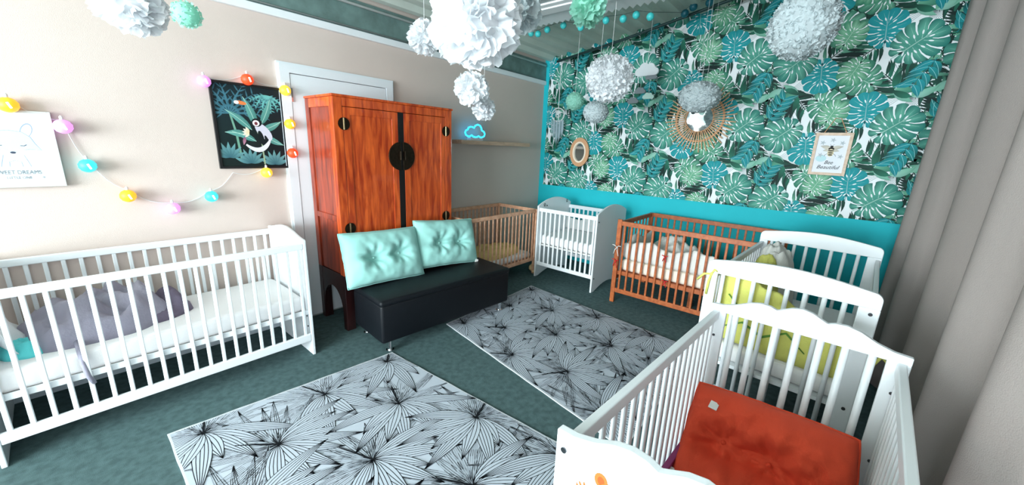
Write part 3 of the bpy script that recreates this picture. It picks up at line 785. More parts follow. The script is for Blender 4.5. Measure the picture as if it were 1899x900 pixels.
# --- white cot with straight header ends (yellow bumper)
A3 = math.radians(-3.6)
c3 = thing('cot', 'white slatted cot with yellow bumper, between the brown cot and the near cot', 'cot', (-1.725, -3.315, 0), A3)
L4, W4, H4 = 1.28, .72, .985
def rounded_header(w, z0, z1, arch=0.0, r=.035):
    pts = [(-w/2, z0)]
    for k in range(6):
        t = PI-PI/2*k/5; pts.append((-w/2+r+r*math.cos(t), z1-r+r*math.sin(t)))
    for k in range(1, 12):
        t = k/12; pts.append((-w/2+r+(w-2*r)*t, z1+arch*math.sin(PI*t)))
    for k in range(6):
        t = PI/2-PI/2*k/5; pts.append((w/2-r+r*math.cos(t), z1-r+r*math.sin(t)))
    pts.append((w/2, z0)); return pts
for x in (-L4/2, L4/2):
    B().prism(rounded_header(W4, H4-.075, H4, .035), 'x', x-.012, x+.012).build('header_panel', 'white_paint', c3, bevel=.004)
    for sy in (-1, 1):
        y0, y1 = (-W4/2, -W4/2+.075) if sy < 0 else (W4/2-.055, W4/2)
        B().box(x-.011, x+.011, y0, y1, 0, H4-.075).build('leg', 'white_paint', c3, bevel=.004)
    B().box(x-.010, x+.010, -W4/2+.075, W4/2-.055, .20, .245).build('end_rail', 'white_paint', c3, bevel=.004)
    put_slats(c3, 'white_paint', lin_sp(-W4/2+.085, W4/2-.045, 8), x, .235, H4-.07, .022, .022, axis='y', round_=True)
for sy in (-1, 1):
    y = sy*(W4/2-.02)
    for z0, z1 in ((.86, .90), (.20, .245)): B().box(-L4/2+.012, L4/2-.012, y-.011, y+.011, z0, z1).build('side_rail', 'white_paint', c3, bevel=.004)
    put_slats(c3, 'white_paint', lin_sp(-L4/2+.012, L4/2-.012, 17), y, .24, .865, .018, .014)
B().box(-L4/2+.012, L4/2-.012, -W4/2+.04, W4/2-.04, .375, .395).build('mattress_base', 'white_paint', c3)
for z in (.885, .40, .26): screw(c3, (-L4/2-.013, -W4/2+.03, z))
mt = mattress('cot_mattress', 'grey-white mattress in the cot with the yellow bumper', -2.33, -1.11, -3.63, -3.0, .397, .50, rz=A3)
ca, sa = math.cos(A3), math.sin(A3)
def loc3(x, y): return (-1.71+x*ca-y*sa, -3.315+x*sa+y*ca)
lb = thing('cot_bumper', 'lime yellow quilted bumper inside the white cot behind the red cushion', 'cot bumper', (*loc3(-.585, 0), .50), A3)
prof3 = [(-.02+.40, .295, .02, .33), (.20, .30, .02, .36), (.06, .295, .02, .40), (.0, .27, .02, .43), (-.01, .18, .015, .42), (-.012, .08, .01, .38), (-.012, -.04, .0, .33), (-.012, -.15, -.0, .28), (-.012, -.24, -.0, .22), (-.005, -.295, .0, .19), (.05, -.31, .0, .18)]
vs = []; fs = []; NS = 6; rows = []
for i in range(len(prof3)-1):
    for k in range(NS): rows.append([prof3[i][j]*(1-k/NS)+prof3[i+1][j]*(k/NS) for j in range(4)])
rows.append(list(prof3[-1]))
for i, (x, y, z0, z1) in enumerate(rows):
    p, q = rows[max(i-1, 0)], rows[min(i+1, len(rows)-1)]; d_ = Vector((q[0]-p[0], q[1]-p[1], 0)).normalized(); n_ = Vector((-d_.y, d_.x, 0))
    for k in range(20):
        t = 2*PI*k/20; zz = (z0+z1)/2+(z1-z0)/2*math.copysign(abs(math.sin(t))**.55, math.sin(t)); puff = .022*(1+.45*abs(math.sin(i*.5)))*(1+.35*nz(i*.3, zz*8, 3))
        pt = Vector((x, y, zz+.012*math.sin(i*.8)*(k < 10)))+n_*(puff*math.cos(t)+.010*nz(i*.2, zz*6, 9)); vs.append(pt)
for i in range(len(rows)-1):
    for k in range(20): fs.append((i*20+k, i*20+(k+1) % 20, (i+1)*20+(k+1) % 20, (i+1)*20+k))
fs += [tuple(range(20)), tuple(range((len(rows)-1)*20, len(rows)*20))]
B().add(vs, fs).build('padding', 'lime_fabric', lb, smooth=True)
for (pts_) in ([(-.042, .25, .10), (-.045, .15, .16), (-.044, .05, .11), (-.044, -.05, .17), (-.044, -.14, .09)], [(-.044, .24, .30), (-.045, .16, .22), (-.044, .10, .25)]):
    B().tube(pts_, [.003, .006, .008, .006, .003], 6).build('leaf_embroidery', 'lime_dark', lb, smooth=True)
tb = B(); q = Vector((-.075, .335, .40))
for (ex, ey, ez) in ((0, .07, -.05), (-.01, .01, -.12), (.0, -.03, .02)):
    e_ = q+Vector((ex, ey, ez)); tb.tube([q, q.lerp(e_, .5)+Vector((-.012, 0, .02)), e_], .007, 6)
tb.sphere(q, .012, 8, 6); tb.build('tie', 'lime_fabric', lb, smooth=True)
tb = B(); q = Vector((-.05, -.385, .14))
tb.tube([q, q+Vector((0, -.02, .05)), q+Vector((.01, -.045, .03)), q+Vector((.01, -.05, -.04))], .008, 6); tb.build('tie', 'lime_fabric', lb, smooth=True)
q = heap('yellow_quilt', 'pale grey and yellow quilt bunched over the side of the white cot', 'blanket', (*loc3(.34, .19), .502), .25, .14, .43, 'light_bumper', A3, 41, .12, folds=.6, power=2.4, flatten=.55)
o = heap('x', '', '', (0, 0, 0), .15, .12, .36, 'lime_fabric', 0, 46, .12, folds=.6, power=2.4, flatten=.55, base=q)
d = [c for c in q.children][-1]; d.location = (-.20, .02, 0); d.name = 'yellow_side'

# --- nearest cot with cloud-shaped headers and red cushion
c4 = thing('cot', 'white cot with cloud-shaped end panels, nearest the camera, holding a red cushion', 'cot', (-3.35, -3.335, 0), A3)
L5, W5 = 1.20, .67
keys = [(0, .872), (.05, .876), (.10, .892), (.15, .918), (.19, .928), (.225, .926), (.250, .916), (.27, .926), (.30, .942), (.335, .950), (.37, .942), (.40, .926), (.42, .916), (.445, .926), (.48, .928), (.52, .918), (.57, .892), (.62, .876), (.67, .872)]
for x, solid in ((-L5/2, True), (L5/2, False)):
    hd = [(W5/2-0, .84 if not solid else 0)] + [(W5/2-s_, z) for s_, z in keys] + [(-W5/2, .84 if not solid else 0)]
    o = B().prism(hd[::-1], 'x', x-.012, x+.012).build('header_panel', 'white_paint', c4, bevel=.0035)
    if solid:
        for y0, y1 in ((.266, .276), (-.276, -.266)): B().box(x-.0155, x-.011, y0, y1, .19, .845).build('moulding', 'white_paint', o)
        B().box(x-.0155, x-.011, -.266, .266, .836, .845).build('moulding', 'white_paint', o)
        screw(c4, (x-.013, W5/2-.025, .825)); screw(c4, (x-.013, -W5/2+.025, .825))
    else:
        for sy in (-1, 1):
            y0, y1 = (-W5/2, -W5/2+.065) if sy < 0 else (W5/2-.065, W5/2)
            B().box(x-.011, x+.011, y0, y1, 0, .842).build('leg', 'white_paint', c4, bevel=.004)
        B().box(x-.010, x+.010, -W5/2+.065, W5/2-.065, .14, .19).build('end_rail', 'white_paint', c4, bevel=.004)
        put_slats(c4, 'white_paint', lin_sp(-W5/2+.065, W5/2-.065, 7), x, .18, .845, .026, .026, axis='y', round_=True)
        for z in (.72, .42): screw(c4, (x-.012, -W5/2+.03, z), r=.006); screw(c4, (x-.012, W5/2-.03, z), r=.006)
for sy in (-1, 1):
    y = sy*(W5/2-.025)
    for z0, z1 in ((.80, .845), (.18, .225)): B().box(-L5/2+.012, L5/2-.012, y-.013, y+.013, z0, z1).build('side_rail', 'white_paint', c4, bevel=.004)
    put_slats(c4, 'white_paint', lin_sp(-L5/2+.02, L5/2-.02, 18), y, .22, .805, .022, .013)
me = B().box(-.03, .03, -W5/2+.05, W5/2-.05, .268, .285).mesh('base_slat', 'cream_paint', False, .003, 1)
for x in lin_sp(-L5/2+.05, L5/2-.05, 9): obj('base_slat', me, c4, (x, 0, 0))
for sy in (-1, 1): B().box(-L5/2+.02, L5/2-.02, sy*(W5/2-.052)-.012, sy*(W5/2-.052)+.012, .262, .300).build('base_edge', 'purple', c4, bevel=.003)
# orange bear sticker on the near panel
P = Print(); OR, ORD, CR = rgb(216, 104, 48), rgb(184, 80, 36), rgb(250, 238, 226)
P.poly([(-.265, .20), (.265, .20), (.265, .835), (-.265, .835)], rgb(226, 232, 240), 0)
def sticker_bear(P):
    P.ellipse((0, .40), .12, .15, OR, .0004, n=24); P.ellipse((0, .38), .07, .09, CR, .0007, n=20)
    P.ellipse((0, .62), .105, .10, OR, .0010, n=24)
    for s_ in (-1, 1):
        P.ellipse((s_*.085, .70), .038, .045, OR, .0008, n=16); P.ellipse((s_*.085, .70), .02, .026, ORD, .0009, n=12)
        P.ellipse((s_*.04, .63), .012, .018, rgb(40, 30, 30), .0016, n=10)
        P.ellipse((s_*.15, .52), .035, .075, OR, .0003, ang=-s_*.7, n=16)
        for k in range(3): P.ellipse((s_*(.175+.022*k), .60-.012*k), .008, .026, OR, .0002, ang=-s_*(.2+.3*k), n=10)
        P.ellipse((s_*.07, .24), .05, .035, OR, .0005, n=16)
    P.ellipse((0, .585), .055, .045, CR, .0013, n=18); P.ellipse((0, .605), .016, .011, rgb(60, 40, 36), .0018, n=10)
    P.line([(-.03, .575), (0, .562), (.03, .575)], .004, rgb(60, 40, 36), .0018)
PB = Print(); sticker_bear(PB); o = len(P.v); P.v += [(-.165+v[0]*.45, .775+(v[1]-.62)*.45, v[2]+.0002) for v in PB.v]; P.f += [tuple(i+o for i in f) for f in PB.f]; P.c += PB.c
P.build('bear_sticker', 'sticker_print', lambda u, v, l: (-L5/2-.0135-l, -u, v), c4)
# red cushion
def bend_red(x, y, z):
    t = max(0, -z/.25)
    return (x, y - .17*t**1.5, z*(1-.12*t))
rc = cushion('red_cushion', 'thick red tufted seat cushion propped in the nearest white cot', .57, .48, .30, 'red_fabric', (-3.02, -3.35, .355), (0, 0, 0), [(-.45, .12, .36, .95), (.12, .08, .36, .95), (.70, .05, .30, .5)], 11, bend=bend_red, wr=.03, tagpos=((-.175, -.118, .165), (-.95, .12, .1)), pw=3.2, nu=64, nv=50, rndc=.16, crease=.45)
rc.rotation_euler = (-.46, math.radians(-3), -PI/2+math.radians(-3))

# ------------------------------------------------------------------ pictures
def picture(name, label, W, H, fr_w, depth, m_frame, loc, rot, tilt=0):
    r = thing(name, label, 'picture', loc); r.rotation_euler = rot
    hw, hh = W/2, H/2
    for x0, x1, z0, z1 in ((-hw, -hw+fr_w, -hh, hh), (hw-fr_w, hw, -hh, hh), (-hw+fr_w, hw-fr_w, hh-fr_w, hh), (-hw+fr_w, hw-fr_w, -hh, -hh+fr_w)):
        B().box(x0, x1, -depth, 0, z0, z1).build('frame_bar', m_frame, r, bevel=.001)
    B().box(-hw+fr_w*.5, hw-fr_w*.5, -depth*.5, -.001, -hh+fr_w*.5, hh-fr_w*.5).build('backing_board', m_frame, r)
    return r
def text_into(parent, txt, size, loc, m, sx=1.0, shear=0.0, name='lettering', extr=.0004):
    c = bpy.data.curves.new(name, 'FONT'); c.body = txt; c.size = size; c.align_x = 'CENTER'; c.align_y = 'CENTER'; c.extrude = extr; c.shear = shear
    c.resolution_u = 3
    t = bpy.data.objects.new(name, c); COL.objects.link(t); bpy.context.view_layer.update()
    me = bpy.data.meshes.new_from_object(t.evaluated_get(bpy.context.evaluated_depsgraph_get()))
    bpy.data.objects.remove(t); me.name = name; me.materials.clear(); me.materials.append(MATS[m])
    o = obj(name, me, parent, loc, (PI/2, 0, 0)); o.scale = (sx, 1, 1); return o
# jungle picture
jp = picture('jungle_picture', 'black framed jungle picture with lemur between the string lights', .452, .595, .016, .022, 'frame_black', (-3.648, -.004, 1.612), (0, .0, 0))
P = Print(); hw, hh = .212, .283
N1, N2, N3 = rgb(14, 26, 30), rgb(50, 96, 112), rgb(104, 168, 160)
P.poly([(-hw, -hh), (hw, -hh), (hw, hh), (-hw, hh)], [rgb(16, 34, 32), rgb(10, 20, 24), rgb(18, 30, 36), rgb(22, 44, 50)], 0)
def palm_head(c, R, a0, a1, n, col, lay):
    for k in range(n):
        a = a0+(a1-a0)*k/(n-1); m_ = P.leaf(c, a, R, .016, col, col, lay, bend=-.35 if math.cos(a) > 0 else .35, n=5)
        for q in m_[1:]:
            for s_ in (1, -1): P.leaf(q, a+s_*.8, R*.26, .010, col, N2, lay+.0001, n=3)
palm_head((-.125, .085), .21, .15, 3.1, 9, rgb(66, 118, 134), .0003)
P.line([(-.125, .09), (-.10, -.05), (-.085, -.24)], [.012, .014, .016], rgb(110, 160, 140), .0006)
palm_head((.12, .235), .11, -2.9, -.4, 7, rgb(112, 190, 186), .0004)
for (x, y, a, l, wd_) in ((.0, -.02, 2.3, .20, .05), (.03, .0, 1.75, .22, .055), (.06, .02, 1.05, .20, .05), (.06, -.02, .35, .16, .05), (.08, -.06, -.6, .14, .045), (-.02, -.06, 2.9, .15, .05), (.02, -.10, 2.6, .16, .045)):
    m_ = P.leaf((x, y), a, l, wd_, rgb(70, 134, 126), N3, .0009, bend=.3, n=7); P.line(m_, .003, rgb(176, 214, 200), .0011)
for (x, y) in ((-.16, -.20), (.13, -.25), (-.03, -.24)):
    for k in range(7): P.leaf((x, y-.02), .3+.42*k, .11, .03, rgb(52, 98, 112), rgb(110, 164, 166), .0012, bend=.2*(3-k)*.3, n=5)
P.line([(.06, -.27), (.055, -.1), (.02, .02)], .010, rgb(150, 170, 140), .0013)
# black and white lemur shape, toucan, orchid
P.ellipse((.075, -.03), .075, .038, rgb(206, 208, 222), .0016, ang=-.9, n=18); P.ellipse((.055, -.075), .018, .055, N1, .0017, ang=.2, n=12); P.ellipse((.10, -.12), .014, .07, N1, .0017, ang=.3, n=12)
P.ellipse((.035, .035), .034, .030, N1, .0018, n=16); P.ellipse((.03, .03), .023, .022, rgb(230, 226, 228), .0020, n=14); P.ellipse((.03, .028), .011, .012, rgb(116, 52, 62), .0022, n=10)
tl = [(.112+.0*k-.16*(k/12)**1.25, -.085-.085*math.sin(PI*min(1, k/12*.75))+.02*(k/12)**2) for k in range(13)]; P.line(tl, [.012+.022*math.sin(PI*k/12) for k in range(13)], rgb(222, 224, 232), .0021)
P.ellipse((-.05, .165), .034, .013, rgb(226, 128, 70), .0016, ang=-.15, n=14); P.ellipse((-.078, .166), .016, .013, rgb(236, 230, 226), .0018, n=10)
for k in range(5): P.leaf((-.02, -.04), 2.0+.5*k, .045, .02, rgb(236, 218, 170), rgb(250, 244, 226), .0018, n=4)
P.leaf((-.05, -.07), -1.8, .06, .022, rgb(140, 80, 110), rgb(190, 140, 160), .0018, n=4)
P.build('jungle_print', 'picture_print', lambda u, v, l: (u, -.0135-l, v), jp, clips=(((-hw, 0, 0), (-1, 0, 0)), ((hw, 0, 0), (1, 0, 0)), ((0, -hh, 0), (0, -1, 0)), ((0, hh, 0), (0, 1, 0))))
# fox picture
fp = picture('fox_picture', 'pale framed sleeping fox print reading SWEET DREAMS LITTLE ONE', .36, .40, .012, .03, 'frame_grey', (-4.785, -.004, 1.430), (0, .0, 0))
P = Print(); P.poly([(-.17, -.19), (.17, -.19), (.17, .19), (-.17, .19)], rgb(240, 246, 252), 0)
LB, LBD, INK = rgb(196, 208, 224), rgb(150, 166, 190), rgb(66, 74, 90)
fx = 0.02
def fxp(pts): return [(p[0]+fx, p[1]) for p in pts]
for s_ in (-1, 1):
    P.ellipse((fx+s_*.062, .098), .021, .040, LBD, .0003, ang=-s_*.35, n=16); P.ellipse((fx+s_*.062, .096), .017, .035, rgb(238, 243, 250), .0005, ang=-s_*.35, n=16)
hp = [(-.10, -.005), (-.082, .03), (-.07, .065), (-.045, .09), (0, .098), (.045, .09), (.07, .065), (.082, .03), (.10, -.005), (.06, .0), (.03, -.008), (0, -.028), (-.03, -.008), (-.06, .0)]
P.poly(fxp(hp), LB, .0007); P.line(fxp(hp+hp[:1]), .0025, LBD, .0009)
P.poly(fxp([(-.085, -.002), (-.03, -.006), (0, -.024), (.03, -.006), (.085, -.002), (.05, -.022), (.0, -.034), (-.05, -.022)]), rgb(244, 248, 252), .0010)
P.ellipse((fx, -.018), .010, .006, INK, .0013, n=12)
for s_ in (-1, 1): P.line(fxp([(s_*.052, .024), (s_*.042, .017), (s_*.030, .019)]), .003, INK, .0012); P.line(fxp([(s_*.034, -.03), (s_*.045, -.07), (s_*.05, -.092)]), .0025, LBD, .0006)
P.line(fxp([(-.022, -.092), (-.02, -.066), (0, -.058), (.02, -.066), (.022, -.092)]), .0025, LBD, .0006)
P.build('fox_print', 'picture_print', lambda u, v, l: (u, -.0165-l, v), fp)
text_into(fp, 'SWEET DREAMS', .030, (.02, -.0185, -.122), 'felt_grey', .75); text_into(fp, 'LITTLE ONE', .020, (.02, -.0185, -.150), 'felt_grey', .8)
for x in (-.062, .102): text_into(fp, '*', .03, (x, -.0185, -.155), 'felt_grey')
# bee picture on the right wall
bp_ = picture('bee_picture', 'oak framed bee print reading Bee Beautiful on the leaf wallpaper', .268, .378, .024, .028, 'frame_oak', (-.012, -3.288, 1.600), (0, 0, -PI/2))
bp_.rotation_euler = (0, math.radians(0), -PI/2)
P = Print(); P.poly([(-.112, -.167), (.112, -.167), (.112, .167), (-.112, .167)], rgb(232, 234, 240), 0)
for (x, y) in ((-.07, .10), (.0, .125), (.07, .10), (-.07, -.01), (.075, -.02)):
    for k in range(5): P.leaf((x, y), k*1.26, .022, .010, rgb(176, 186, 192), rgb(200, 206, 214), .0004, n=3)
P.ellipse((-.06, -.04), .04, .03, rgb(190, 222, 228), .0003, n=14)
for s_ in (-1, 1):
    P.leaf((0, .052), PI/2-s_*1.35, .085, .034, rgb(214, 206, 190), rgb(190, 184, 176), .0008, n=6); P.leaf((0, .04), PI/2-s_*1.75, .06, .026, rgb(220, 212, 198), rgb(196, 190, 180), .0007, n=5)
    P.line([(s_*.012, .01), (s_*.035, -.005), (s_*.042, -.02)], .003, INK, .0009); P.line([(s_*.005, .075), (s_*.014, .088)], .002, INK, .0009)
P.ellipse((0, .066), .012, .010, rgb(24, 22, 22), .0012, n=12); P.ellipse((0, .047), .022, .013, rgb(40, 34, 28), .0010, n=14)
P.ellipse((0, .012), .023, .034, rgb(228, 214, 180), .0010, n=18)
for k in range(3): P.ellipse((0, .030-.018*k), .023-.003*k, .0055, rgb(28, 24, 22), .0013, n=12)
P.build('bee_print', 'picture_print', lambda u, v, l: (u, -.0155-l, v), bp_)
text_into(bp_, 'Bee', .046, (.0, -.018, -.075), 'felt_black', .9, .35); text_into(bp_, 'Beautiful', .046, (.0, -.018, -.118), 'felt_black', 1.0, .35)
B().tube([(-.08, -.012, .18), (-.02, -.012, .315), (.02, -.012, .315), (.085, -.012, .18)], .003, 6).build('hanging_cord', 'rattan_dark', bp_)

# ------------------------------------------------------------------ string lights on the back wall
sl = thing('string_lights', 'string of glowing coloured lanterns looping around the jungle picture', 'string lights', (-4.1, -.03, 1.3))
lamps = [(-4.74, 1.653, 'lamp_orange'), (-4.569, 1.557, 'lamp_lilac'), (-4.51, 1.343, 'lamp_cyan'), (-4.369, 1.158, 'lamp_orange'), (-4.169, 1.061, 'lamp_lilac'), (-3.954, 1.126, 'lamp_cyan'),
         (-3.594, 1.283, 'lamp_yellow'), (-3.396, 1.431, 'lamp_red'), (-3.395, 1.652, 'lamp_orange'), (-3.406, 1.896, 'lamp_yellow'), (-3.649, 1.937, 'lamp_red'), (-3.902, 1.889, 'lamp_lilac')]
path = []
order = [(-5.1, 1.70)] + [(a, c) for a, c, _ in lamps[:6]] + [(-3.80, 1.25)] + [(a, c) for a, c, _ in lamps[6:]]
for i in range(len(order)-1):
    for k in range(6):
        t = k/6; x = order[i][0]*(1-t)+order[i+1][0]*t; z = order[i][1]*(1-t)+order[i+1][1]*t - .03*math.sin(PI*t)
        path.append((x+4.1, .018, z-1.3+.035))
path.append((order[-1][0]+4.1, .018, order[-1][1]-1.3+.035))
B().tube(path, .0022, 5).build('cable', 'cable', sl)
lm = {}
for x, z, mname in lamps:
    if mname not in lm:
        prof = []
        for k in range(13):
            a = -PI/2+PI*k/12; r = .040*math.cos(a)*(1 if k % 2 else .95); prof.append((max(r, .004), .038*math.sin(a)))
        lm[mname] = B().lathe(prof, (0, 0, 0), 18).mesh('lantern', mname, True)
    lo = obj('lantern', lm[mname], sl, (x+4.1, -.018, z-1.3))
    if 'ring' not in lm:
        lm['ring'] = B().tube([(.0, -.040, .012), (.004, -.041, .0), (.010, -.036, -.016)], .0045, 6).mesh('bulb_glow', 'lamp_core', True)
        lm['cap'] = B().lathe([(.008, 0), (.008, .016), (.003, .022)], (0, 0, .036), 10).mesh('socket', 'cable', False)
    obj('bulb_glow', lm['ring'], lo); obj('socket', lm['cap'], lo)

# ------------------------------------------------------------------ shelf and neon cloud
tag(B().box(-1.70, -.47, -.16, 0, 1.560, 1.604).build('wall_shelf', 'oak_shelf', bevel=.002), 'long thin oak shelf on the wall above the pine cot', 'shelf')
nl = thing('neon_cloud_lamp', 'blue neon cloud lamp glowing on the oak shelf', 'lamp', (-1.425, -.09, 1.604))
B().box(-.10, .10, -.03, .03, 0, .030).build('lamp_base', 'neon_base', nl, bevel=.003)
cl_ = [(505,520),(460,495),(445,450),(460,415),(495,395),(500,365),(540,345),(580,348),(604,362),(625,320),(670,295),(715,310),(740,350),(748,395),(790,415),(808,455),(795,500),(740,525),(712,515),(690,500),(665,518),(630,525),(590,515),(562,492),(535,512)]
ctrl = [((x-627)*.00087, 0, (585-z)*.00062) for x, z in cl_]
B().tube(ctrl, .0085, 8, closed=True).build('neon_tube', 'neon', nl, smooth=True)

# ------------------------------------------------------------------ mirrors
mo = thing('oval_mirror', 'small oval mirror in a woven natural frame near the corner', 'mirror', (-.02, -.667, 1.517)); mo.rotation_euler = (0, 0, -PI/2)
def oval_ring(rx0, rz0, rx1, rz1, y0, y1, n=40):
    b = B(); vs = []
    for k in range(n):
        t = 2*PI*k/n; c, s_ = math.cos(t), math.sin(t)
        vs += [(rx0*c, y0, rz0*s_), (rx1*c, y0, rz1*s_), (rx1*c, y1, rz1*s_), (rx0*c, y1, rz0*s_)]
    fs = []
    for k in range(n):
        j = (k+1) % n
        for e in range(4): fs.append((k*4+e, k*4+(e+1) % 4, j*4+(e+1) % 4, j*4+e))
    return b.add(vs, fs)
oval_ring(.082, .118, .145, .19, -.022, 0).build('outer_frame', 'rattan_dark', mo, bevel=.003)
oval_ring(.080, .116, .100, .138, -.027, -.005).build('inner_ring', 'rattan_light', mo, bevel=.002)
B().add([(.084*math.cos(2*PI*k/32), -.008, .12*math.sin(2*PI*k/32)) for k in range(32)], [tuple(range(32))]).build('glass', 'mirror', mo)
ms = thing('sunburst_mirror', 'round mirror in a rattan sunburst frame on the leaf wallpaper', 'mirror', (-.02, -2.118, 1.93)); ms.rotation_euler = (0, 0, -PI/2)
B().add([(.135*math.cos(2*PI*k/36), -.006, .135*math.sin(2*PI*k/36)) for k in range(36)], [tuple(range(36))]).build('glass', 'mirror', ms)
for rr in (.140, .235, .246): B().tube([(rr*math.cos(2*PI*k/44), -.014, rr*math.sin(2*PI*k/44)) for k in range(44)], .0055, 6, closed=True).build('hoop', 'rattan_dark', ms, smooth=True)
rme = B().tube([(0, -.022, .135), (0, -.010, .36)], .0058, 6).mesh('ray', 'rattan', True)
rme2 = B().tube([(0, -.008, .135), (0, -.020, .33)], .0058, 6).mesh('ray', 'rattan', True)
for k in range(56):
    o = obj('ray', rme if k % 2 else rme2, ms); o.rotation_euler = (0, 2*PI*k/56, 0)

# ------------------------------------------------------------------ pompoms
def pompom(label, c, r, m, n_pet=150, sq=1.0, fine=False, seed=0, thread=True):
    root = thing('paper_pompom', label, 'pompom', c, 0, 'hanging paper pompoms'); rnd = random.Random(seed)
    vs = []; fs = []; n = n_pet
    for i in range(n if fine != 2 else n*2):
        zz = 1-2*(i+.5)/(n if fine != 2 else 2*n); th = i*2.399963+rnd.uniform(-.15, .15); rr = math.sqrt(1-zz*zz)
        d = Vector((rr*math.cos(th), rr*math.sin(th), zz)); d = (d+Vector((rnd.uniform(-.12, .12), rnd.uniform(-.12, .12), rnd.uniform(-.12, .12)))).normalized()
        a = d.orthogonal().normalized(); a = (Matrix.Rotation(rnd.uniform(0, 2*PI), 3, d) @ a); bq = d.cross(a)
        tip = r*rnd.uniform(.90, 1.04); wid = r*(rnd.uniform(.30, .44) if not fine else rnd.uniform(.2, .28)); cup = rnd.uniform(.1, .35); base = .35*r if not fine else .84*r
        if fine == 2: tip = r*rnd.uniform(.97, 1.02); wid = r*rnd.uniform(.15, .22); cup = .1; base = .90*r
        o = len(vs); NU, NV = 6, 4
        for v in range(NV+1):
            tv = v/NV
            for u in range(NU+1):
                tu = -1+2*u/NU
                wv = wid*(.30+.75*tv**.8)*(1 - .25*max(0, tv-.8)/.2*abs(tu))
                rad = base+(tip-base)*tv - (.10*r*tu*tu*(tv**2)) + .025*r*math.sin(tu*7+i)*tv + (.03*r*math.sin(tu*11+i*2)*(tv > .9))
                off = cup*wid*(tv**2)*(1-tu*tu) * (1 if i % 2 else -1) + (.05 if fine != 2 else .03)*r*math.sin(tu*5+i*1.7)*tv
                p = d*rad + a*(tu*wv*.75) + bq*off + (bq*(.10*r*tv) if fine == 2 else Vector((0, 0, 0)))
                vs.append((p.x, p.y, p.z*sq))
        for v in range(NV):
            for u in range(NU): k = o+v*(NU+1)+u; fs.append((k, k+1, k+NU+2, k+NU+1))
    B().add(vs, fs).build('tissue_petals', m, root, smooth=True)
    B().sphere((0, 0, 0), r*(.62 if not fine else (.82 if fine != 2 else .945)), 32, 20, (1, 1, sq)).build('tissue_core', m, root, smooth=True)
    h = roof(c[1])-.004-c[2]
    if c[0] < -1.6 and c[0] > -3.2 and -3.6 < c[1] < -.78: h = 2.625-c[2]
    B().tube([(0, 0, r*.5*sq), (0, 0, h)], .0015, 5).build('thread', 'cable', root)
    return root
W_, G_, M_ = 'tissue_white', 'tissue_shade_grey', 'tissue_mint'
for i, (lb, c, r, m, n, sq, fine) in enumerate((
    ('very large white tissue pompom hanging nearest in the top centre', (-3.473, -2.172, 2.025), .188, W_, 170, 1.0, False),
    ('greyish white pompom half hidden right behind the very large white one', (-3.02, -2.02, 2.205), .11, G_, 110, 1.0, False),
    ('small white pompom left of the very large white one', (-2.873, -1.061, 2.243), .115, W_, 100, 1.05, False),
    ('medium white ruffled pompom above the neon cloud', (-2.587, -1.233, 1.944), .130, W_, 120, 1.0, False),
    ('small white pompom directly below another, closest to the neon cloud', (-2.371, -1.146, 1.83), .096, W_, 90, 1.0, False),
    ('mint green ruffled pompom hanging under the ceiling sheet', (-2.523, -2.108, 2.343), .112, M_, 100, 1.0, False),
    ('large dense white pompom in front of the leaf wallpaper', (-1.753, -1.889, 2.09), .185, W_, 460, .95, True),
    ('small shade-grey pompom just below the large dense white one', (-1.238, -1.518, 1.9), .120, G_, 320, .85, 2),
    ('small flat mint pompom by the corner of the wallpaper', (-.925, -1.085, 2.049), .098, M_, 240, .95, 2),
    ('shade-grey oval pompom in front of the sunburst mirror', (-.826, -2.307, 2.046), .176, G_, 380, .76, 2),
    ('large shade-grey pompom at the upper right by the curtain', (-1.563, -3.049, 2.331), .185, G_, 420, 1.05, 2),
    ('large white pompom at the upper left above the string lights', (-4.34, -1.075, 2.045), .128, W_, 150, .95, False),
    ('mint pompom half hidden behind the upper left white one', (-4.085, -.72, 2.128), .068, M_, 80, 1.0, True))):
    pompom(lb, c, r, m, n, sq, fine, i)

# ------------------------------------------------------------------ hanging decorations
dc = thing('dream_catcher', 'white hoop dream catcher with grey feathers by the corner', 'dream catcher', (-.10, -.33, 1.998)); dc.rotation_euler = (0, 0, -PI/2)
B().tube([(.10*math.cos(2*PI*k/28), 0, .085*math.sin(2*PI*k/28)) for k in range(28)], .007, 6, closed=True).build('hoop', 'cable', dc, smooth=True)
B().tube([(.05*math.cos(2*PI*k/10*3), 0, .045*math.sin(2*PI*k/10*3)) for k in range(10)], .003, 5, closed=True).build('web', 'cable', dc)
B().tube([(0, 0, .085), (0, 0, .745)], .005, 6).build('hanging_cord', 'cable', dc)
for k in range(9):
    x = -.09+.18*k/8; ln = .34-.14*abs(k-4)/4
    vs = [(x-.008, -.004+.008*(k % 2), -.07), (x+.008, -.004+.008*(k % 2), -.07), (x+.011, .008*(k % 2), -.07-ln*.6), (x, .008*(k % 2), -.07-ln), (x-.011, .008*(k % 2), -.07-ln*.6)]
    o = B().add(vs, [(0, 1, 2, 3, 4)]).build('feather', 'feather', dc); s_ = o.modifiers.new('thick', 'SOLIDIFY'); s_.thickness = .003
def cloud_pts(s):
    pts = []
    for (cx, cz, r, a0, a1, n) in ((-.10, .0, .05, 260, 100, 7), (-.035, .05, .06, 170, 60, 6), (.05, .045, .055, 130, 10, 6), (.11, 0, .045, 80, -80, 7)):
        for k in range(n): a = math.radians(a0+(a1-a0)*k/(n-1)); pts.append(((cx+r*math.cos(a))*s, (cz+r*math.sin(a))*s))
    return pts
cmob = thing('cloud_mobile', 'white cloud mobile with small grey clouds hanging on threads', 'mobile', (-.30, -1.58, 2.40)); cmob.rotation_euler = (0, 0, -PI/2)
B().prism(cloud_pts(.85), 'y', -.012, .012).build('felt_cloud', 'tissue_white', cmob)
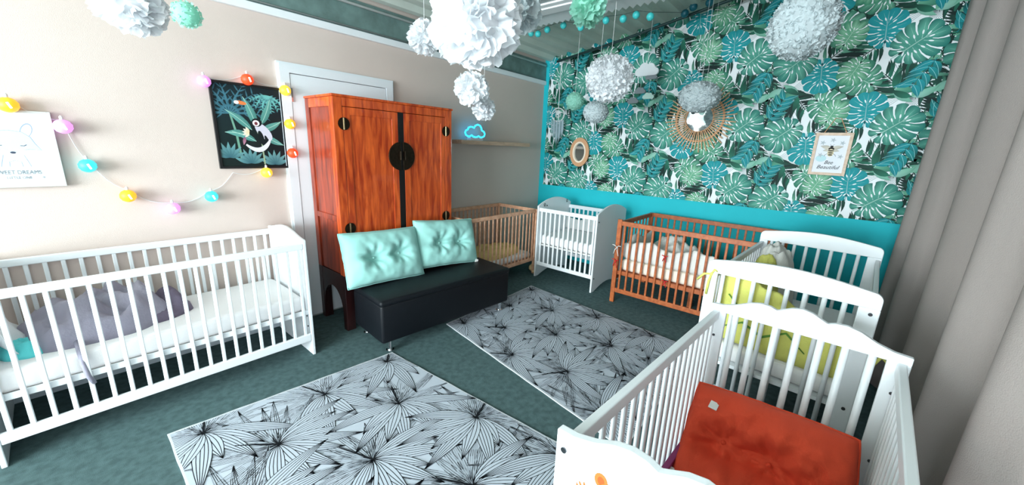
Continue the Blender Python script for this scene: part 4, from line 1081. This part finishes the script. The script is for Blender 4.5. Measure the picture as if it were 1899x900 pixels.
for (x, z, m) in ((.06, -.06, 'felt_grey'), (-.05, -.20, 'felt_grey'), (.05, -.26, 'felt_mint'), (-.12, -.30, 'felt_grey')):
    o = B().prism([(p[0]+x, p[1]+z) for p in cloud_pts(.42)], 'y', -.010, .010).build('small_cloud', m, cmob)
    B().tube([(x, 0, z), (x, 0, 0)], .0012, 5).build('thread', 'cable', o)
B().tube([(0, 0, .05), (0, 0, roof(-1.58)-2.40)], .002, 5).build('hanging_cord', 'cable', cmob)
def drop(root, x, z, m):
    pts = [(0, .055)] + [(.024*math.cos(t)*(1), .024*math.sin(t)) for t in [math.radians(50-28*k) for k in range(11)]]
    B().prism([(p[0]+x, p[1]+z) for p in pts], 'y', -.006, .006).build('raindrop', m, root)
dm = thing('raindrop_mobile', 'black and mint raindrops hanging below the oval shade-grey pompom', 'mobile', (-.72, -2.29, 1.955)); dm.rotation_euler = (0, 0, -PI/2)
drop(dm, -.045, -.02, 'felt_black'); drop(dm, .03, -.03, 'felt_mint')
B().tube([(-.045, 0, .03), (-.045, 0, roof(-2.29)-1.955)], .0012, 5).build('thread', 'cable', dm); B().tube([(.03, 0, .02), (.03, 0, roof(-2.29)-1.955)], .0012, 5).build('thread', 'cable', dm)
# teal ball garland under the ceiling sheet
gl = thing('ball_garland', 'garland of teal and dark blue balls strung below the ceiling edge', 'garland', (-1.4, -1.4, 2.62))
balls = [(-1.4, -.822, 2.637, 0), (-1.4, -.908, 2.62, 0), (-1.4, -1.015, 2.642, 0), (-1.4, -1.195, 2.652, 0), (-1.4, -1.381, 2.607, 0), (-1.4, -1.626, 2.625, 0), (-1.4, -1.783, 2.612, 0), (-1.4, -1.893, 2.622, 0), (-1.4, -2.012, 2.591, 0), (-.3, -1.904, 2.917, 1), (-.3, -1.979, 2.962, 1), (-.3, -2.125, 2.974, 1)]
bm0 = B().sphere((0, 0, 0), .030, 14, 9).mesh('garland_ball', 'ball_teal', True); bm1 = B().sphere((0, 0, 0), .038, 14, 9).mesh('garland_ball', 'ball_dark', True)
for (x, y, z, k) in balls: obj('garland_ball', bm1 if k else bm0, gl, (x+1.4, y+1.4, z-2.62))
B().tube([(0, .62, .06)] + [(b_[0]+1.4, b_[1]+1.4, b_[2]-2.62+.032) for b_ in balls[:9]] + [(.5, -.68, .12)] + [(b_[0]+1.4, b_[1]+1.4, b_[2]-2.62+.036) for b_ in balls[9:]] + [(1.15, -1.0, .37)], .002, 5).build('cable', 'dark_cable', gl)

# ------------------------------------------------------------------ curtain
def curtain(name, label, x0, x1, y, z0, z1, seed):
    r = thing(name, label, 'curtain', ((x0+x1)/2, y, 0)); vs = []; fs = []; n = int(abs(x1-x0)/.018); NZ = 14
    for i in range(n+1):
        x = x0+(x1-x0)*i/n
        for j in range(NZ+1):
            t = j/NZ; z = z0+(z1-z0)*t
            ph = x*9.5+.7*math.sin(x*3.1+seed)+.25*(1-t)*math.sin(x*2+1)
            a = .045+.02*(1-t)
            sh = math.sin(ph); vs.append((x-(x0+x1)/2, a*math.copysign(abs(sh)**.6, sh)+.012*math.sin(ph*2.1+t*2)+.02*(1-t)*math.sin(x*2.3+seed), z))
    for i in range(n):
        for j in range(NZ): fs.append((i*(NZ+1)+j, (i+1)*(NZ+1)+j, (i+1)*(NZ+1)+j+1, i*(NZ+1)+j+1))
    o = B().add(vs, fs).build('curtain_cloth', 'curtain', r, smooth=True); s_ = o.modifiers.new('thick', 'SOLIDIFY'); s_.thickness = .003
    B().tube([(x0-(x0+x1)/2-.05, 0, z1+.03), (x1-(x0+x1)/2+.05, 0, z1+.03)], .012, 10).build('curtain_rail', 'dark_metal', r)
curtain('curtain', 'heavy grey-beige curtain hanging down the whole right side', -4.45, -.10, -3.885, .015, 3.12, 2)
